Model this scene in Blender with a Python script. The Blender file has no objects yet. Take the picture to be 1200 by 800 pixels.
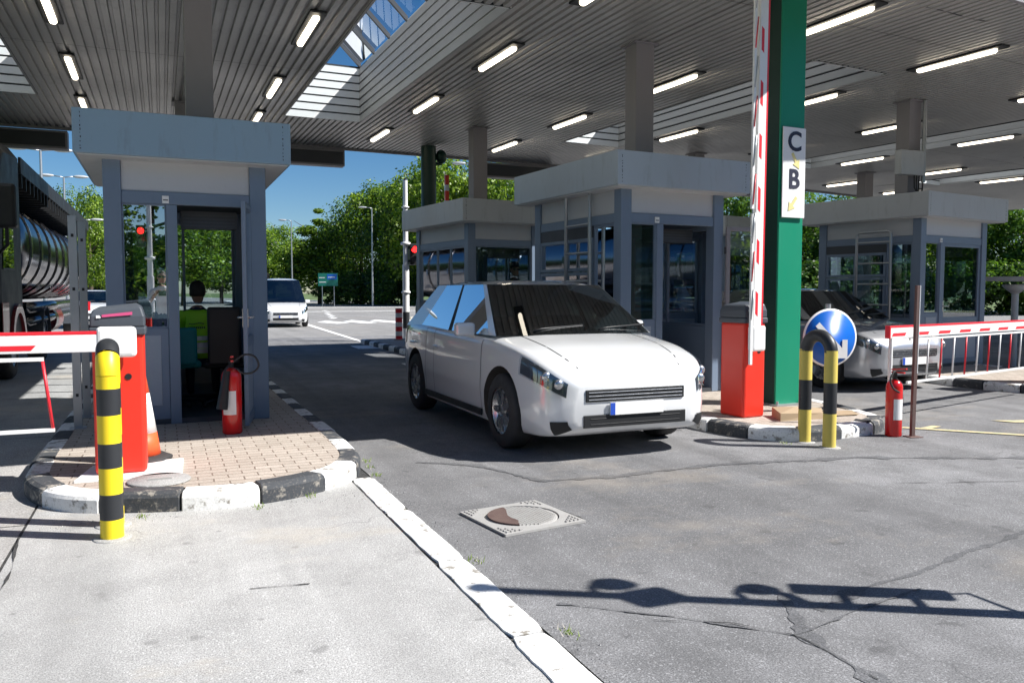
import bpy, bmesh, math, random
from mathutils import Vector, Matrix, noise
random.seed(7)
R = math.radians
scene = bpy.context.scene
COL = scene.collection

# ------------------------------------------------------------------ camera
CAMH = 1.4
YAW = R(23.3)
PITCH = math.atan(57/950)
cam = bpy.data.cameras.new('camera')
cam.sensor_width = 36
cam.lens = 28.5
cam.clip_start = 0.05
cam.clip_end = 4000
camo = bpy.data.objects.new('camera', cam)
COL.objects.link(camo)
camo.location = (0, 0, CAMH)
camo.rotation_euler = (math.pi/2-PITCH, 0, -YAW)
scene.camera = camo

# ------------------------------------------------------------------ sky, sun, exposure
SUN = Vector((.861, -.509, 1.0)).normalized()
world = bpy.data.worlds.new('World')
scene.world = world
world.use_nodes = True
wn = world.node_tree
bgn = wn.nodes['Background']
sky = wn.nodes.new('ShaderNodeTexSky')
sky.sky_type = 'NISHITA'
sky.sun_disc = False
sky.sun_elevation = R(45)
sky.sun_rotation = math.atan2(SUN.x, SUN.y)
sky.air_density = 0.85
sky.dust_density = 0.25
sky.ozone_density = 3.0
hs = wn.nodes.new('ShaderNodeHueSaturation'); hs.inputs['Saturation'].default_value = 1.3
wn.links.new(sky.outputs[0], hs.inputs['Color']); wn.links.new(hs.outputs[0], bgn.inputs[0])
bgn.inputs[1].default_value = 0.058
sl = bpy.data.lights.new('sun', 'SUN')
sl.energy = 5.0
sl.angle = R(0.5)
sl.color = (1, .97, .92)
so = bpy.data.objects.new('sun', sl)
COL.objects.link(so)
so.rotation_euler = SUN.to_track_quat('Z', 'Y').to_euler()
so.location = (30, -20, 40)
scene.view_settings.view_transform = 'Standard'
scene.view_settings.look = 'None'
scene.view_settings.gamma = 1
scene.view_settings.exposure = 0.85
scene.render.engine = 'CYCLES'
scene.cycles.max_bounces = 10
scene.cycles.diffuse_bounces = 5
scene.cycles.glossy_bounces = 5
scene.cycles.transparent_max_bounces = 16

# ------------------------------------------------------------------ materials
MATS = {}
def nodes(name):
    m = bpy.data.materials.new(name); m.use_nodes = True
    nt = m.node_tree
    return m, nt, nt.nodes['Principled BSDF']
def N(nt, t, **k):
    n = nt.nodes.new(t)
    for a, b in k.items():
        if a in n.inputs: n.inputs[a].default_value = b
        else: setattr(n, a, b)
    return n
def ramp(nt, fac, stops):
    r = nt.nodes.new('ShaderNodeValToRGB')
    e = r.color_ramp.elements
    while len(e) < len(stops): e.new(.5)
    for i, (p, c) in enumerate(stops):
        e[i].position = p
        e[i].color = (c[0], c[1], c[2], 1) if hasattr(c, '__len__') else (c, c, c, 1)
    nt.links.new(fac, r.inputs[0])
    return r.outputs[0]
def mixc(nt, f, a, b, mode='MIX'):
    n = nt.nodes.new('ShaderNodeMix'); n.data_type = 'RGBA'; n.blend_type = mode
    for s, v in ((n.inputs[0], f), (n.inputs[6], a), (n.inputs[7], b)):
        if hasattr(v, 'links') or hasattr(v, 'is_linked'): nt.links.new(v, s)
        else: s.default_value = v if not hasattr(v, '__len__') else (v[0], v[1], v[2], 1)
    return n.outputs[2]
def coords(nt, kind='Object', scale=(1, 1, 1)):
    tc = nt.nodes.new('ShaderNodeTexCoord')
    mp = nt.nodes.new('ShaderNodeMapping')
    mp.inputs['Scale'].default_value = scale
    nt.links.new(tc.outputs[kind], mp.inputs[0])
    return mp.outputs[0]
def noise_n(nt, co, sc, det=4, rough=.55):
    n = nt.nodes.new('ShaderNodeTexNoise')
    n.inputs['Scale'].default_value = sc; n.inputs['Detail'].default_value = det
    n.inputs['Roughness'].default_value = rough
    nt.links.new(co, n.inputs['Vector'])
    return n.outputs['Fac']
def bump(nt, p, h, strength=.3, dist=.01):
    b = nt.nodes.new('ShaderNodeBump')
    b.inputs['Strength'].default_value = strength
    b.inputs['Distance'].default_value = dist
    nt.links.new(h, b.inputs['Height'])
    nt.links.new(b.outputs[0], p.inputs['Normal'])

def paint(name, col, rough=.45, metal=0, wear=.12, scale=3, coat=0, dirt=None, streak=False):
    """painted / plain surface with soft unevenness"""
    m, nt, p = nodes(name)
    co = coords(nt, 'Object', (1, 1, .25) if streak else (1, 1, 1))
    f = noise_n(nt, co, scale, 5, .6)
    f2 = noise_n(nt, co, scale*9, 3, .6)
    d = dirt or tuple(c*(1-wear*3) for c in col)
    c1 = mixc(nt, ramp(nt, f, [(.35, 0), (.75, 1)]), col, tuple(col[i]*(1-wear)+d[i]*wear for i in range(3)))
    c2 = mixc(nt, ramp(nt, f2, [(.56, 0), (.74, min(1, wear*2.2))]), c1, d)
    nt.links.new(c2, p.inputs['Base Color'])
    nt.links.new(ramp(nt, f, [(.3, rough*.85), (.7, min(1, rough*1.2))]), p.inputs['Roughness'])
    p.inputs['Metallic'].default_value = metal
    if coat: p.inputs['Coat Weight'].default_value = coat
    MATS[name] = m
    return m

def asphalt(name, lo, hi, tint=(1, 1, 1), patch=.5, sp=130, crack=True):
    m, nt, p = nodes(name)
    co = coords(nt)
    big = noise_n(nt, co, .35, 5, .6)
    mid = noise_n(nt, co, 2.2, 5, .65)
    fine = noise_n(nt, co, sp, 3, .8)
    vor = nt.nodes.new('ShaderNodeTexVoronoi'); vor.inputs['Scale'].default_value = sp*1.15
    nt.links.new(co, vor.inputs['Vector'])
    lo_c = tuple(lo*t for t in tint); hi_c = tuple(hi*t for t in tint)
    base = mixc(nt, ramp(nt, big, [(.36, 0), (.66, 1)]), lo_c, hi_c)
    base = mixc(nt, ramp(nt, mid, [(.42, 0), (.66, .55)]), base, tuple(c*.72 for c in lo_c))
    base = mixc(nt, ramp(nt, fine, [(.40, .75), (.56, 0)]), base, tuple(c*.35 for c in lo_c))
    base = mixc(nt, ramp(nt, vor.outputs['Color'], [(.70, 0), (.97, .5)]), base, tuple(min(.8, c*1.7) for c in hi_c))
    if crack:
        wob = nt.nodes.new('ShaderNodeVectorMath'); wob.operation = 'ADD'
        nn = nt.nodes.new('ShaderNodeTexNoise'); nn.inputs['Scale'].default_value = 1.7
        nt.links.new(co, nn.inputs['Vector'])
        nt.links.new(co, wob.inputs[0]); nt.links.new(nn.outputs['Color'], wob.inputs[1])
        v2 = nt.nodes.new('ShaderNodeTexVoronoi'); v2.feature = 'DISTANCE_TO_EDGE'; v2.inputs['Scale'].default_value = .33
        nt.links.new(wob.outputs[0], v2.inputs['Vector'])
        msk = ramp(nt, v2.outputs['Distance'], [(.0004, .9), (.0022, 0)])
        gate = ramp(nt, noise_n(nt, co, .9, 2), [(.5, 0), (.6, .6)])
        mm = nt.nodes.new('ShaderNodeMath'); mm.operation = 'MULTIPLY'
        nt.links.new(msk, mm.inputs[0]); nt.links.new(gate, mm.inputs[1])
        base = mixc(nt, mm.outputs[0], base, tuple(c*.3 for c in lo_c))
    tr = noise_n(nt, coords(nt, 'Object', (1.9, .10, 1)), 1.0, 4, .6)
    base = mixc(nt, ramp(nt, tr, [(.46, 0), (.64, .42)]), base, tuple(c*.55 for c in lo_c))
    sp_ = noise_n(nt, co, 4.5, 3, .5)
    base = mixc(nt, ramp(nt, sp_, [(.66, 0), (.71, .5)]), base, tuple(c*.4 for c in lo_c))
    tan = noise_n(nt, coords(nt, 'Object', (.8, 1.1, 1)), .55, 6, .7)
    base = mixc(nt, ramp(nt, tan, [(.54, 0), (.66, .35)]), base, (hi_c[0]*1.05, hi_c[1]*.92, hi_c[2]*.74))
    gum = nt.nodes.new('ShaderNodeTexVoronoi'); gum.inputs['Scale'].default_value = 3.1; nt.links.new(co, gum.inputs['Vector'])
    base = mixc(nt, ramp(nt, gum.outputs['Distance'], [(.035, .45), (.06, 0)]), base, tuple(c*.35 for c in lo_c))
    nt.links.new(base, p.inputs['Base Color'])
    p.inputs['Roughness'].default_value = .85
    p.inputs['Specular IOR Level'].default_value = .35
    bump(nt, p, fine, .55, .006)
    MATS[name] = m
    return m

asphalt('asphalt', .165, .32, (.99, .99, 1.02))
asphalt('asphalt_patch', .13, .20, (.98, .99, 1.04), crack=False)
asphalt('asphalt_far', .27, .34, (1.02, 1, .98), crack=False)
asphalt('concrete', .42, .55, (1.0, .99, .975), sp=140)
asphalt('concrete_slab', .38, .52, (1.02, .99, .96), sp=90)
asphalt('sealant', .055, .08, sp=60, crack=False)

def paver_mat():
    m, nt, p = nodes('pavers')
    co = coords(nt)
    wob = nt.nodes.new('ShaderNodeVectorMath'); wob.operation = 'MULTIPLY_ADD'
    nn = nt.nodes.new('ShaderNodeTexNoise'); nn.inputs['Scale'].default_value = 18; nn.inputs['Detail'].default_value = 1
    nt.links.new(co, nn.inputs['Vector'])
    nt.links.new(nn.outputs['Color'], wob.inputs[0]); wob.inputs[1].default_value = (.014, .014, 0)
    nt.links.new(co, wob.inputs[2])
    b = nt.nodes.new('ShaderNodeTexBrick')
    b.inputs['Scale'].default_value = 1
    b.inputs['Brick Width'].default_value = .2; b.inputs['Row Height'].default_value = .1
    b.inputs['Mortar Size'].default_value = .006; b.inputs['Mortar Smooth'].default_value = .4
    b.inputs['Color1'].default_value = (.44, .385, .33, 1); b.inputs['Color2'].default_value = (.53, .47, .41, 1)
    b.inputs['Mortar'].default_value = (.17, .13, .10, 1); b.inputs['Bias'].default_value = -.1
    nt.links.new(wob.outputs[0], b.inputs['Vector'])
    g = mixc(nt, ramp(nt, noise_n(nt, co, 1.6, 5), [(.4, 0), (.7, .45)]), b.outputs['Color'], (.30, .26, .22))
    g = mixc(nt, ramp(nt, noise_n(nt, co, 90, 3, .8), [(.38, .5), (.55, 0)]), g, (.17, .14, .12))
    nt.links.new(g, p.inputs['Base Color'])
    p.inputs['Roughness'].default_value = .85
    inv = nt.nodes.new('ShaderNodeMath'); inv.operation = 'SUBTRACT'; inv.inputs[0].default_value = 1
    nt.links.new(b.outputs['Fac'], inv.inputs[1])
    bump(nt, p, inv.outputs[0], .6, .006)
    MATS['pavers'] = m
paver_mat()

def kerb_paint(name, col):
    m, nt, p = nodes(name)
    co = coords(nt)
    f = noise_n(nt, co, 11, 6, .7)
    c = mixc(nt, ramp(nt, f, [(.55, 0), (.63, 1)]), col, (.27, .25, .22))
    c = mixc(nt, ramp(nt, noise_n(nt, co, 60, 3, .7), [(.52, 0), (.72, .4)]), c, (.2, .18, .16))
    nt.links.new(c, p.inputs['Base Color'])
    p.inputs['Roughness'].default_value = .8
    bump(nt, p, f, .6, .01)
    MATS[name] = m
kerb_paint('kerb_white', (.76, .76, .75))
kerb_paint('kerb_black', (.045, .05, .058))
kerb_paint('line_white', (.80, .80, .79))
kerb_paint('line_yellow', (.60, .52, .30))

paint('booth_blue', (.18, .235, .32), .42, .1, .10, 2.2, streak=True)
paint('booth_fascia', (.27, .39, .50), .45, .15, .10, 1.3, streak=True, dirt=(.14, .14, .15))
paint('fascia_warm', (.46, .475, .49), .45, .1, .10, 1.3, streak=True, dirt=(.2, .19, .18))
paint('booth_panel', (.52, .53, .55), .5, .05, .08, 2)
paint('booth_lower', (.33, .38, .45), .5, .15, .16, 5, dirt=(.5, .5, .5))
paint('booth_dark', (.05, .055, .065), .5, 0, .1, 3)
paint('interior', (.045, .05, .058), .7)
paint('soffit_metal', (.50, .49, .475), .42, .45, .12, .5, dirt=(.2, .19, .18))
paint('soffit_white', (.60, .61, .61), .5, .2, .08, .8, dirt=(.3, .3, .3))
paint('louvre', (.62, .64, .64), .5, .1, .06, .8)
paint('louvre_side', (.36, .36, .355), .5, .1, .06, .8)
paint('louvre_gap', (.03, .035, .04), .8)
paint('column_grey', (.27, .255, .27), .55, .05, .08, 1.5, streak=True)
paint('galv', (.42, .44, .46), .38, .7, .12, 9)
paint('steel', (.55, .56, .58), .25, .9, .05, 9)
paint('polished', (.20, .20, .215), .16, 1, .08, 2)
paint('white_paint', (.80, .80, .79), .35, 0, .04, 5, dirt=(.45, .43, .4))
paint('white_plastic', (.83, .83, .82), .35, 0, .03, 6)
paint('red_paint', (.80, .045, .02), .38, 0, .05, 4)
paint('red_orange', (.74, .035, .018), .36, 0, .03, 4)
paint('red_stripe', (.74, .02, .035), .4, 0, .06, 6)
paint('dark_red', (.16, .012, .02), .3, 0, .1, 3, coat=.5)
paint('cab_dark', (.012, .016, .018), .5, 0, .1, 3)
paint('cap_grey', (.062, .072, .088), .42, 0, .05, 8)
paint('magenta', (.50, .06, .17), .5)
paint('yellow', (.84, .63, .015), .42, 0, .04, 6)
paint('yellow_faded', (.66, .52, .10), .55, 0, .12, 9, dirt=(.35, .3, .15))
paint('black_tape', (.022, .024, .028), .45, 0, .05, 10)
paint('black', (.012, .013, .015), .5)
paint('rubber', (.03, .03, .032), .75, 0, .1, 12, dirt=(.09, .085, .08))
paint('green_paint', (.0, .235, .13), .42, 0, .06, 2, streak=True)
paint('green_dark', (.004, .035, .026), .45, 0, .06, 2)
paint('sign_blue', (.005, .11, .48), .3, 0, .02, 4)
paint('sign_green', (.01, .18, .13), .4)
paint('letter', (.02, .022, .05), .5)
paint('faded_yellow', (.80, .70, .30), .5)
paint('extinguisher', (.62, .012, .012), .22, 0, .04, 6, coat=.4)
paint('cone_orange', (.88, .11, .03), .5, 0, .04, 5)
paint('cast_iron', (.40, .395, .385), .7, .2, .25, 14, dirt=(.2, .17, .15))
paint('rust', (.085, .05, .045), .9, 0, .3, 14, dirt=(.2,.15,.12))
paint('rusty_post', (.16, .10, .09), .7, .2, .2, 8)
paint('carton', (.36, .27, .17), .8, 0, .08, 6)
paint('teal', (.0, .20, .22), .6)
paint('car_white', (.78, .79, .80), .22, .15, .02, 2, coat=1)
paint('car_silver', (.48, .49, .52), .24, .55, .03, 2, coat=1)
paint('car_dark', (.05, .06, .07), .3, .2, .05, 2, coat=.5)
paint('blue_truck', (.01, .13, .50), .35)
paint('skin', (.42, .24, .17), .55, 0, .04, 20)
paint('hair', (.025, .018, .014), .7, 0, .1, 60)
paint('hivis', (.42, .85, .03), .6, 0, .04, 9)
paint('hivis_band', (.62, .64, .66), .4, .3)
paint('tshirt', (.74, .73, .74), .85, 0, .06, 9)
paint('jeans', (.04, .055, .11), .85, 0, .1, 12)
paint('navy', (.02, .028, .06), .8, 0, .06, 9)
paint('bark', (.10, .075, .055), .9, 0, .2, 6)
paint('paper', (.72, .72, .70), .8)
paint('plate_blue', (.02, .08, .5), .4)
paint('dry_stain', (.40, .37, .33), .85)

def glass(name, tint=(.62, .74, .78), ior=1.55, boost=.05):
    m = bpy.data.materials.new(name); m.use_nodes = True
    nt = m.node_tree; nt.nodes.clear()
    out = nt.nodes.new('ShaderNodeOutputMaterial')
    tr = nt.nodes.new('ShaderNodeBsdfTransparent'); tr.inputs[0].default_value = (*tint, 1)
    gl = nt.nodes.new('ShaderNodeBsdfGlossy'); gl.inputs['Roughness'].default_value = .01
    gl.inputs[0].default_value = (.95, .97, 1, 1)
    fr = nt.nodes.new('ShaderNodeFresnel'); fr.inputs[0].default_value = ior
    ad = nt.nodes.new('ShaderNodeMath'); ad.inputs[1].default_value = boost
    nt.links.new(fr.outputs[0], ad.inputs[0])
    mx = nt.nodes.new('ShaderNodeMixShader')
    nt.links.new(ad.outputs[0], mx.inputs[0]); nt.links.new(tr.outputs[0], mx.inputs[1]); nt.links.new(gl.outputs[0], mx.inputs[2])
    nt.links.new(mx.outputs[0], out.inputs[0])
    MATS[name] = m
glass('glass', (.55, .68, .72), 1.6, .14)
glass('glass_mirror', (.26, .36, .40), 1.7, .42)
glass('glass_clear', (.86, .92, .93), 1.5, .04)
glass('glass_dark', (.20, .27, .30), 1.6, .16)
glass('roof_glass', (.93, .97, 1.0), 1.08, .0)
glass('car_glass', (.10, .13, .14), 1.55, .08)
glass('lamp_glass', (.8, .85, .9), 1.5, .12)

def emit(name, col, s):
    m = bpy.data.materials.new(name); m.use_nodes = True
    p = m.node_tree.nodes['Principled BSDF']
    p.inputs['Base Color'].default_value = (*col, 1)
    p.inputs['Emission Color'].default_value = (*col, 1); p.inputs['Emission Strength'].default_value = s
    MATS[name] = m
emit('tube_light', (1, .89, .70), 3.2)
emit('red_lamp', (1, .01, .01), 5)

def leafmat(name, col, trans):
    m = bpy.data.materials.new(name); m.use_nodes = True
    nt = m.node_tree; nt.nodes.clear()
    out = nt.nodes.new('ShaderNodeOutputMaterial')
    co = coords(nt, 'Object')
    c = mixc(nt, ramp(nt, noise_n(nt, co, .9, 4), [(.35, 0), (.65, 1)]), col, tuple(x*.6 for x in col))
    df = nt.nodes.new('ShaderNodeBsdfDiffuse'); tl = nt.nodes.new('ShaderNodeBsdfTranslucent')
    gl = nt.nodes.new('ShaderNodeBsdfGlossy'); gl.inputs['Roughness'].default_value = .45
    gl.inputs[0].default_value = (.5, .5, .5, 1)
    tl.inputs[0].default_value = (*trans, 1)
    nt.links.new(c, df.inputs[0])
    a = nt.nodes.new('ShaderNodeMixShader'); a.inputs[0].default_value = .38
    b = nt.nodes.new('ShaderNodeMixShader'); b.inputs[0].default_value = .05
    nt.links.new(df.outputs[0], a.inputs[1]); nt.links.new(tl.outputs[0], a.inputs[2])
    nt.links.new(a.outputs[0], b.inputs[1]); nt.links.new(gl.outputs[0], b.inputs[2])
    nt.links.new(b.outputs[0], out.inputs[0])
    MATS[name] = m
leafmat('leaf_bright', (.24, .36, .03), (.28, .46, .02))
leafmat('leaf_mid', (.08, .17, .022), (.13, .26, .02))
leafmat('leaf_dark', (.035, .08, .022), (.06, .13, .02))

def grass_mat():
    m, nt, p = nodes('grass')
    co = coords(nt)
    c = mixc(nt, ramp(nt, noise_n(nt, co, .25, 6), [(.35, 0), (.65, 1)]), (.05, .09, .02), (.12, .16, .05))
    nt.links.new(c, p.inputs['Base Color']); p.inputs['Roughness'].default_value = .95
    MATS['grass'] = m
grass_mat()

# ------------------------------------------------------------------ mesh helpers
class MB:
    def __init__(s):
        s.v = []; s.f = []; s.m = []; s.mats = []; s.M = Matrix(); s.cur = 0; s.sm = []; s.smooth = False
    def mat(s, name):
        if name not in s.mats: s.mats.append(name)
        s.cur = s.mats.index(name); return s
    def add(s, vs, fs):
        o = len(s.v)
        s.v += [tuple(s.M @ Vector(v)) for v in vs]
        for f in fs:
            s.f.append(tuple(o+i for i in f)); s.m.append(s.cur); s.sm.append(s.smooth)
        return s
    def box(s, x0, x1, y0, y1, z0, z1):
        return s.add([(x0,y0,z0),(x1,y0,z0),(x1,y1,z0),(x0,y1,z0),(x0,y0,z1),(x1,y0,z1),(x1,y1,z1),(x0,y1,z1)],
                     [(0,3,2,1),(4,5,6,7),(0,1,5,4),(1,2,6,5),(2,3,7,6),(3,0,4,7)])
    def prism(s, poly, z0, z1):
        n = len(poly)
        a = sum(poly[i][0]*poly[(i+1)%n][1]-poly[(i+1)%n][0]*poly[i][1] for i in range(n))
        if a < 0: poly = poly[::-1]
        return s.add([(x,y,z0) for x,y in poly]+[(x,y,z1) for x,y in poly],
                     [tuple(range(n))[::-1], tuple(range(n,2*n))]+[(i,(i+1)%n,n+(i+1)%n,n+i) for i in range(n)])
    def sheet(s, poly, z):
        n = len(poly)
        a = sum(poly[i][0]*poly[(i+1)%n][1]-poly[(i+1)%n][0]*poly[i][1] for i in range(n))
        if a < 0: poly = poly[::-1]
        return s.add([(x,y,z) for x,y in poly], [tuple(range(n))])
    def rings(s, rs, close=True, cap=True):
        n = len(rs[0]); vs = [p for r in rs for p in r]; fs = []
        for i in range(len(rs)-1):
            for j in range(n if close else n-1):
                k = (j+1) % n
                fs.append((i*n+j, i*n+k, (i+1)*n+k, (i+1)*n+j))
        if cap:
            fs.append(tuple(range(n))[::-1]); fs.append(tuple(range((len(rs)-1)*n, len(rs)*n)))
        return s.add(vs, fs)
    def cyl(s, p0, p1, r0, r1=None, n=16, cap=True):
        p0 = Vector(p0); p1 = Vector(p1); r1 = r0 if r1 is None else r1
        q = (p1-p0).to_track_quat('Z', 'Y')
        c = [Vector((math.cos(2*math.pi*i/n), math.sin(2*math.pi*i/n), 0)) for i in range(n)]
        sm = s.smooth; s.smooth = True
        s.rings([[p0+q@(v*r0) for v in c], [p1+q@(v*r1) for v in c]], cap=False)
        s.smooth = False
        if cap:
            s.add([p0+q@(v*r0) for v in c], [tuple(range(n))[::-1]])
            s.add([p1+q@(v*r1) for v in c], [tuple(range(n))])
        s.smooth = sm
        return s
    def tube(s, pts, r, n=12, cap=True):
        pts = [Vector(p) for p in pts]; rs = []
        up = None
        for i, p in enumerate(pts):
            d = ((pts[min(i+1, len(pts)-1)]-pts[max(i-1, 0)])).normalized()
            if up is None:
                up = d.orthogonal().normalized()
            else:
                up = (up-d*up.dot(d)).normalized()
            w = d.cross(up)
            rr = r[i] if hasattr(r, '__len__') else r
            rs.append([p+(up*math.cos(2*math.pi*j/n)+w*math.sin(2*math.pi*j/n))*rr for j in range(n)])
        sm = s.smooth; s.smooth = True
        s.rings(rs, cap=cap); s.smooth = sm
        return s
    def hose(s, pts, r, n=10):
        P = [Vector(p) for p in pts]; out = []
        for i in range(len(P)-1):
            a, b, c, d = P[max(0,i-1)], P[i], P[i+1], P[min(len(P)-1,i+2)]
            for k in range(6):
                t = k/6; out.append(.5*((2*b)+(c-a)*t+(2*a-5*b+4*c-d)*t*t+(3*b-a-3*c+d)*t**3))
        return s.tube(out+[P[-1]], r, n)
    def lathe(s, prof, n=24, c=(0,0,0), axis='z'):
        rs = []
        for r, z in prof:
            ring = []
            for j in range(n):
                a = 2*math.pi*j/n
                if axis == 'z': p = (c[0]+r*math.cos(a), c[1]+r*math.sin(a), c[2]+z)
                elif axis == 'x': p = (c[0]+z, c[1]+r*math.cos(a), c[2]+r*math.sin(a))
                else: p = (c[0]+r*math.sin(a), c[1]+z, c[2]+r*math.cos(a))
                ring.append(p)
            rs.append(ring)
        sm = s.smooth; s.smooth = True
        s.rings(rs); s.smooth = sm
        return s
    def ball(s, c, rx, ry, rz, nu=14, nv=9):
        rs = []
        for i in range(nv+1):
            t = math.pi*i/nv; t = min(max(t, .02), math.pi-.02)
            rs.append([(c[0]+rx*math.sin(t)*math.cos(2*math.pi*j/nu), c[1]+ry*math.sin(t)*math.sin(2*math.pi*j/nu), c[2]-rz*math.cos(t)) for j in range(nu)])
        sm = s.smooth; s.smooth = True
        s.rings(rs); s.smooth = sm
        return s
    def build(s, name, parent=None, bevel=0, loc=None, seg=2):
        me = bpy.data.meshes.new(name)
        me.from_pydata(s.v, [], s.f)
        for k in s.mats: me.materials.append(MATS[k])
        me.polygons.foreach_set('material_index', s.m)
        me.polygons.foreach_set('use_smooth', s.sm)
        me.update()
        o = bpy.data.objects.new(name, me)
        COL.objects.link(o)
        if parent: o.parent = parent
        if loc: o.location = loc
        if bevel:
            b = o.modifiers.new('bevel', 'BEVEL'); b.width = bevel; b.segments = seg; b.limit_method = 'ANGLE'
            b.angle_limit = R(40); b.harden_normals = False
        return o
def mb(name=None):
    m = MB()
    if name: m.mat(name)
    return m
def tag(o, label=None, cat=None, group=None, kind=None):
    if label: o['label'] = label
    if cat: o['category'] = cat
    if group: o['group'] = group
    if kind: o['kind'] = kind
    return o
def root(name, label, cat, loc=(0,0,0), rz=0, group=None):
    o = bpy.data.objects.new(name, None); COL.objects.link(o)
    o.location = loc; o.rotation_euler = (0, 0, rz); o.empty_display_size = .2
    return tag(o, label, cat, group)
def kids(o): return [c for c in bpy.data.objects if c.parent == o]
def dup(o, loc, rz=None, label=None, group=None, sc=None):
    def cp(a, par):
        c = a.copy(); COL.objects.link(c); c.parent = par
        for ch in kids_map.get(a.name, []): cp(ch, c)
        return c
    kids_map = {}
    for a in bpy.data.objects:
        if a.parent: kids_map.setdefault(a.parent.name, []).append(a)
    r = cp(o, None); r.location = loc
    if rz is not None: r.rotation_euler = (0, 0, rz)
    if sc: r.scale = sc
    if label: r['label'] = label
    if group: r['group'] = group
    return r
def at(px, Y):
    """world X of the sight line through photo column px at depth Y (horizon height)"""
    k = (px-600)/950
    c, s_ = math.cos(YAW), math.sin(YAW)
    return Y*(s_+k*c)/(c-k*s_)

# ------------------------------------------------------------------ ground
mb('grass').sheet([(-1500,-1500),(1500,-1500),(1500,1500),(-1500,1500)], -.04).build('ground')
tag(bpy.data.objects['ground'], kind='structure')
mb('asphalt').sheet([(1.43,-30),(60,-30),(60,26),(1.43,26)], 0).build('road')
tag(bpy.data.objects['road'], kind='structure')
mb('concrete').sheet([(-.78,-30),(1.26,-30),(1.26,26),(-.78,26)], 0).build('concrete_apron')
tag(bpy.data.objects['concrete_apron'], kind='structure')
s = mb('concrete_slab')
for k in range(-8, 8):
    y0 = k*3.4-1.2
    s.sheet([(-8,y0),(-.795,y0),(-.795,y0+3.385),(-8,y0+3.385)], 0)
tag(s.build('left_lane_pavement'), kind='structure')
tag(mb('sealant').sheet([(-8,-30),(1.43,-30),(1.43,26),(-8,26)], -.006).build('pavement_joint'), kind='structure')
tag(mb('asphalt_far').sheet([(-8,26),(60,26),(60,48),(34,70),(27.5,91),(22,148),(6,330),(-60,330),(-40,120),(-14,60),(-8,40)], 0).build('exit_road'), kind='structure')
# painted concrete edging strip between apron and lane: slightly uneven stones
s = mb('line_white')
y = -4.0
random.seed(3)
while y < 5.9:
    L = random.choice([.95, 1.0, 1.05]); L = min(L, 6.0-y)
    a = random.uniform(-.014, .014); b = a+random.uniform(-.01, .01); n = 14; zt_ = .012+random.uniform(0, .005)
    Lp = []; Rp = []
    for q in range(n+1):
        t = q/n; yy = y+.008+(L-.018)*t; o_ = a+(b-a)*t
        chip = .012 if q in (0, n) else 0
        Lp.append((1.265+o_+chip+.010*noise.noise(Vector((yy*9, 1, 0)))+.012*max(0, noise.noise(Vector((yy*4, 7, 0)))), yy))
        Rp.append((1.425+o_-chip+.008*noise.noise(Vector((yy*9, 4, 0))), yy))
    s.prism(Rp+Lp[::-1], -.01, zt_*.55)
    y += L
tag(s.build('edging_strip', bevel=.003), kind='structure')
# cracks and sealed seams, patches in the lane
def ribbon(m, pts, w, z):
    pts2 = []
    for i in range(len(pts)-1):
        a, b = Vector(pts[i]), Vector(pts[i+1]); n = max(2, int((b-a).length/.035))
        for k in range(n): pts2.append(a.lerp(b, k/n))
    pts2.append(Vector(pts[-1]))
    L = []; Rr = []
    for i, p in enumerate(pts2):
        d = (pts2[min(i+1, len(pts2)-1)]-pts2[max(i-1, 0)]).normalized(); nrm = Vector((-d.y, d.x))
        off = nrm*(noise.noise(Vector((p.x*2.3, p.y*2.3, 5)))*.05)
        ww = w*max(.12, .55+1.6*noise.noise(Vector((p.x*6, p.y*6, 1)))+.7*noise.noise(Vector((p.x*23, p.y*23, 4))))
        L.append(p+off+nrm*ww); Rr.append(p+off-nrm*ww)
    n = len(L)
    m.add([(p.x,p.y,z) for p in L]+[(p.x,p.y,z) for p in Rr], [(n+i, n+i+1, i+1, i) for i in range(n-1)])
s = mb('asphalt_patch')
ribbon(s, [(1.9,6.4),(2.33,6.1),(2.55,5.4),(3.2,5.3),(4.05,5.36),(5.4,5.1),(7.0,4.4)], .05, .004)
ribbon(s, [(2.3,2.0),(2.4,2.54),(2.62,2.9)], .045, .0025)
ribbon(s, [(2.63,2.68),(3.53,2.9),(4.58,3.09),(6,3.2)], .03, .002)
ribbon(s, [(1.6,3.2),(2.0,2.9),(2.34,2.52),(2.81,2.61),(3.27,2.69)], .012, .005)
tag(s.build('tar_seams'), kind='structure')
s = mb('sealant')
ribbon(s, [(1.9,2.9),(2.2,2.72),(2.34,2.52),(2.37,2.1)], .004, .006)
ribbon(s, [(-.79,3.3),(-.74,4.5),(-.78,5.6)], .005, .005)
ribbon(s, [(.35,3.95),(.62,3.9)], .008, .005)
ribbon(s, [(4.9,4.3),(5.6,4.05),(6.8,3.7)], .004, .005)
tag(s.build('cracks'), kind='structure')
# lane and road paint
s = mb('line_white')
for q in ([(4.5,21.2),(5.3,21.3),(5.1,19.9),(4.45,20.0)], [(4.31,15.56),(4.95,15.52),(4.94,14.3),(4.19,13.73)],
          [(5.06,21.2),(5.20,21.2),(6.0,37.5),(5.75,37.5)], [(6.7,39.0),(7.5,41.0),(8.0,37.6),(7.2,36.6)],
          [(8.0,39.3),(8.9,41.5),(9.3,37.6),(8.5,36.4)], [(9.4,39.7),(10.2,41.6),(10.7,37.6),(9.9,36.4)],
          [(10.9,39.9),(11.7,41.9),(12.1,37.7),(11.3,36.6)]):
    s.sheet(q, .008)
for k in range(7):
    y0 = 44+k*3.2
    s.sheet([(8.2+k*.5,y0),(8.5+k*.5,y0),(9.1+k*.5,y0+2),(8.8+k*.5,y0+2)], .008)
s.sheet([(9,60),(26,62),(26,62.9),(9,60.9)], .008)
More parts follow.
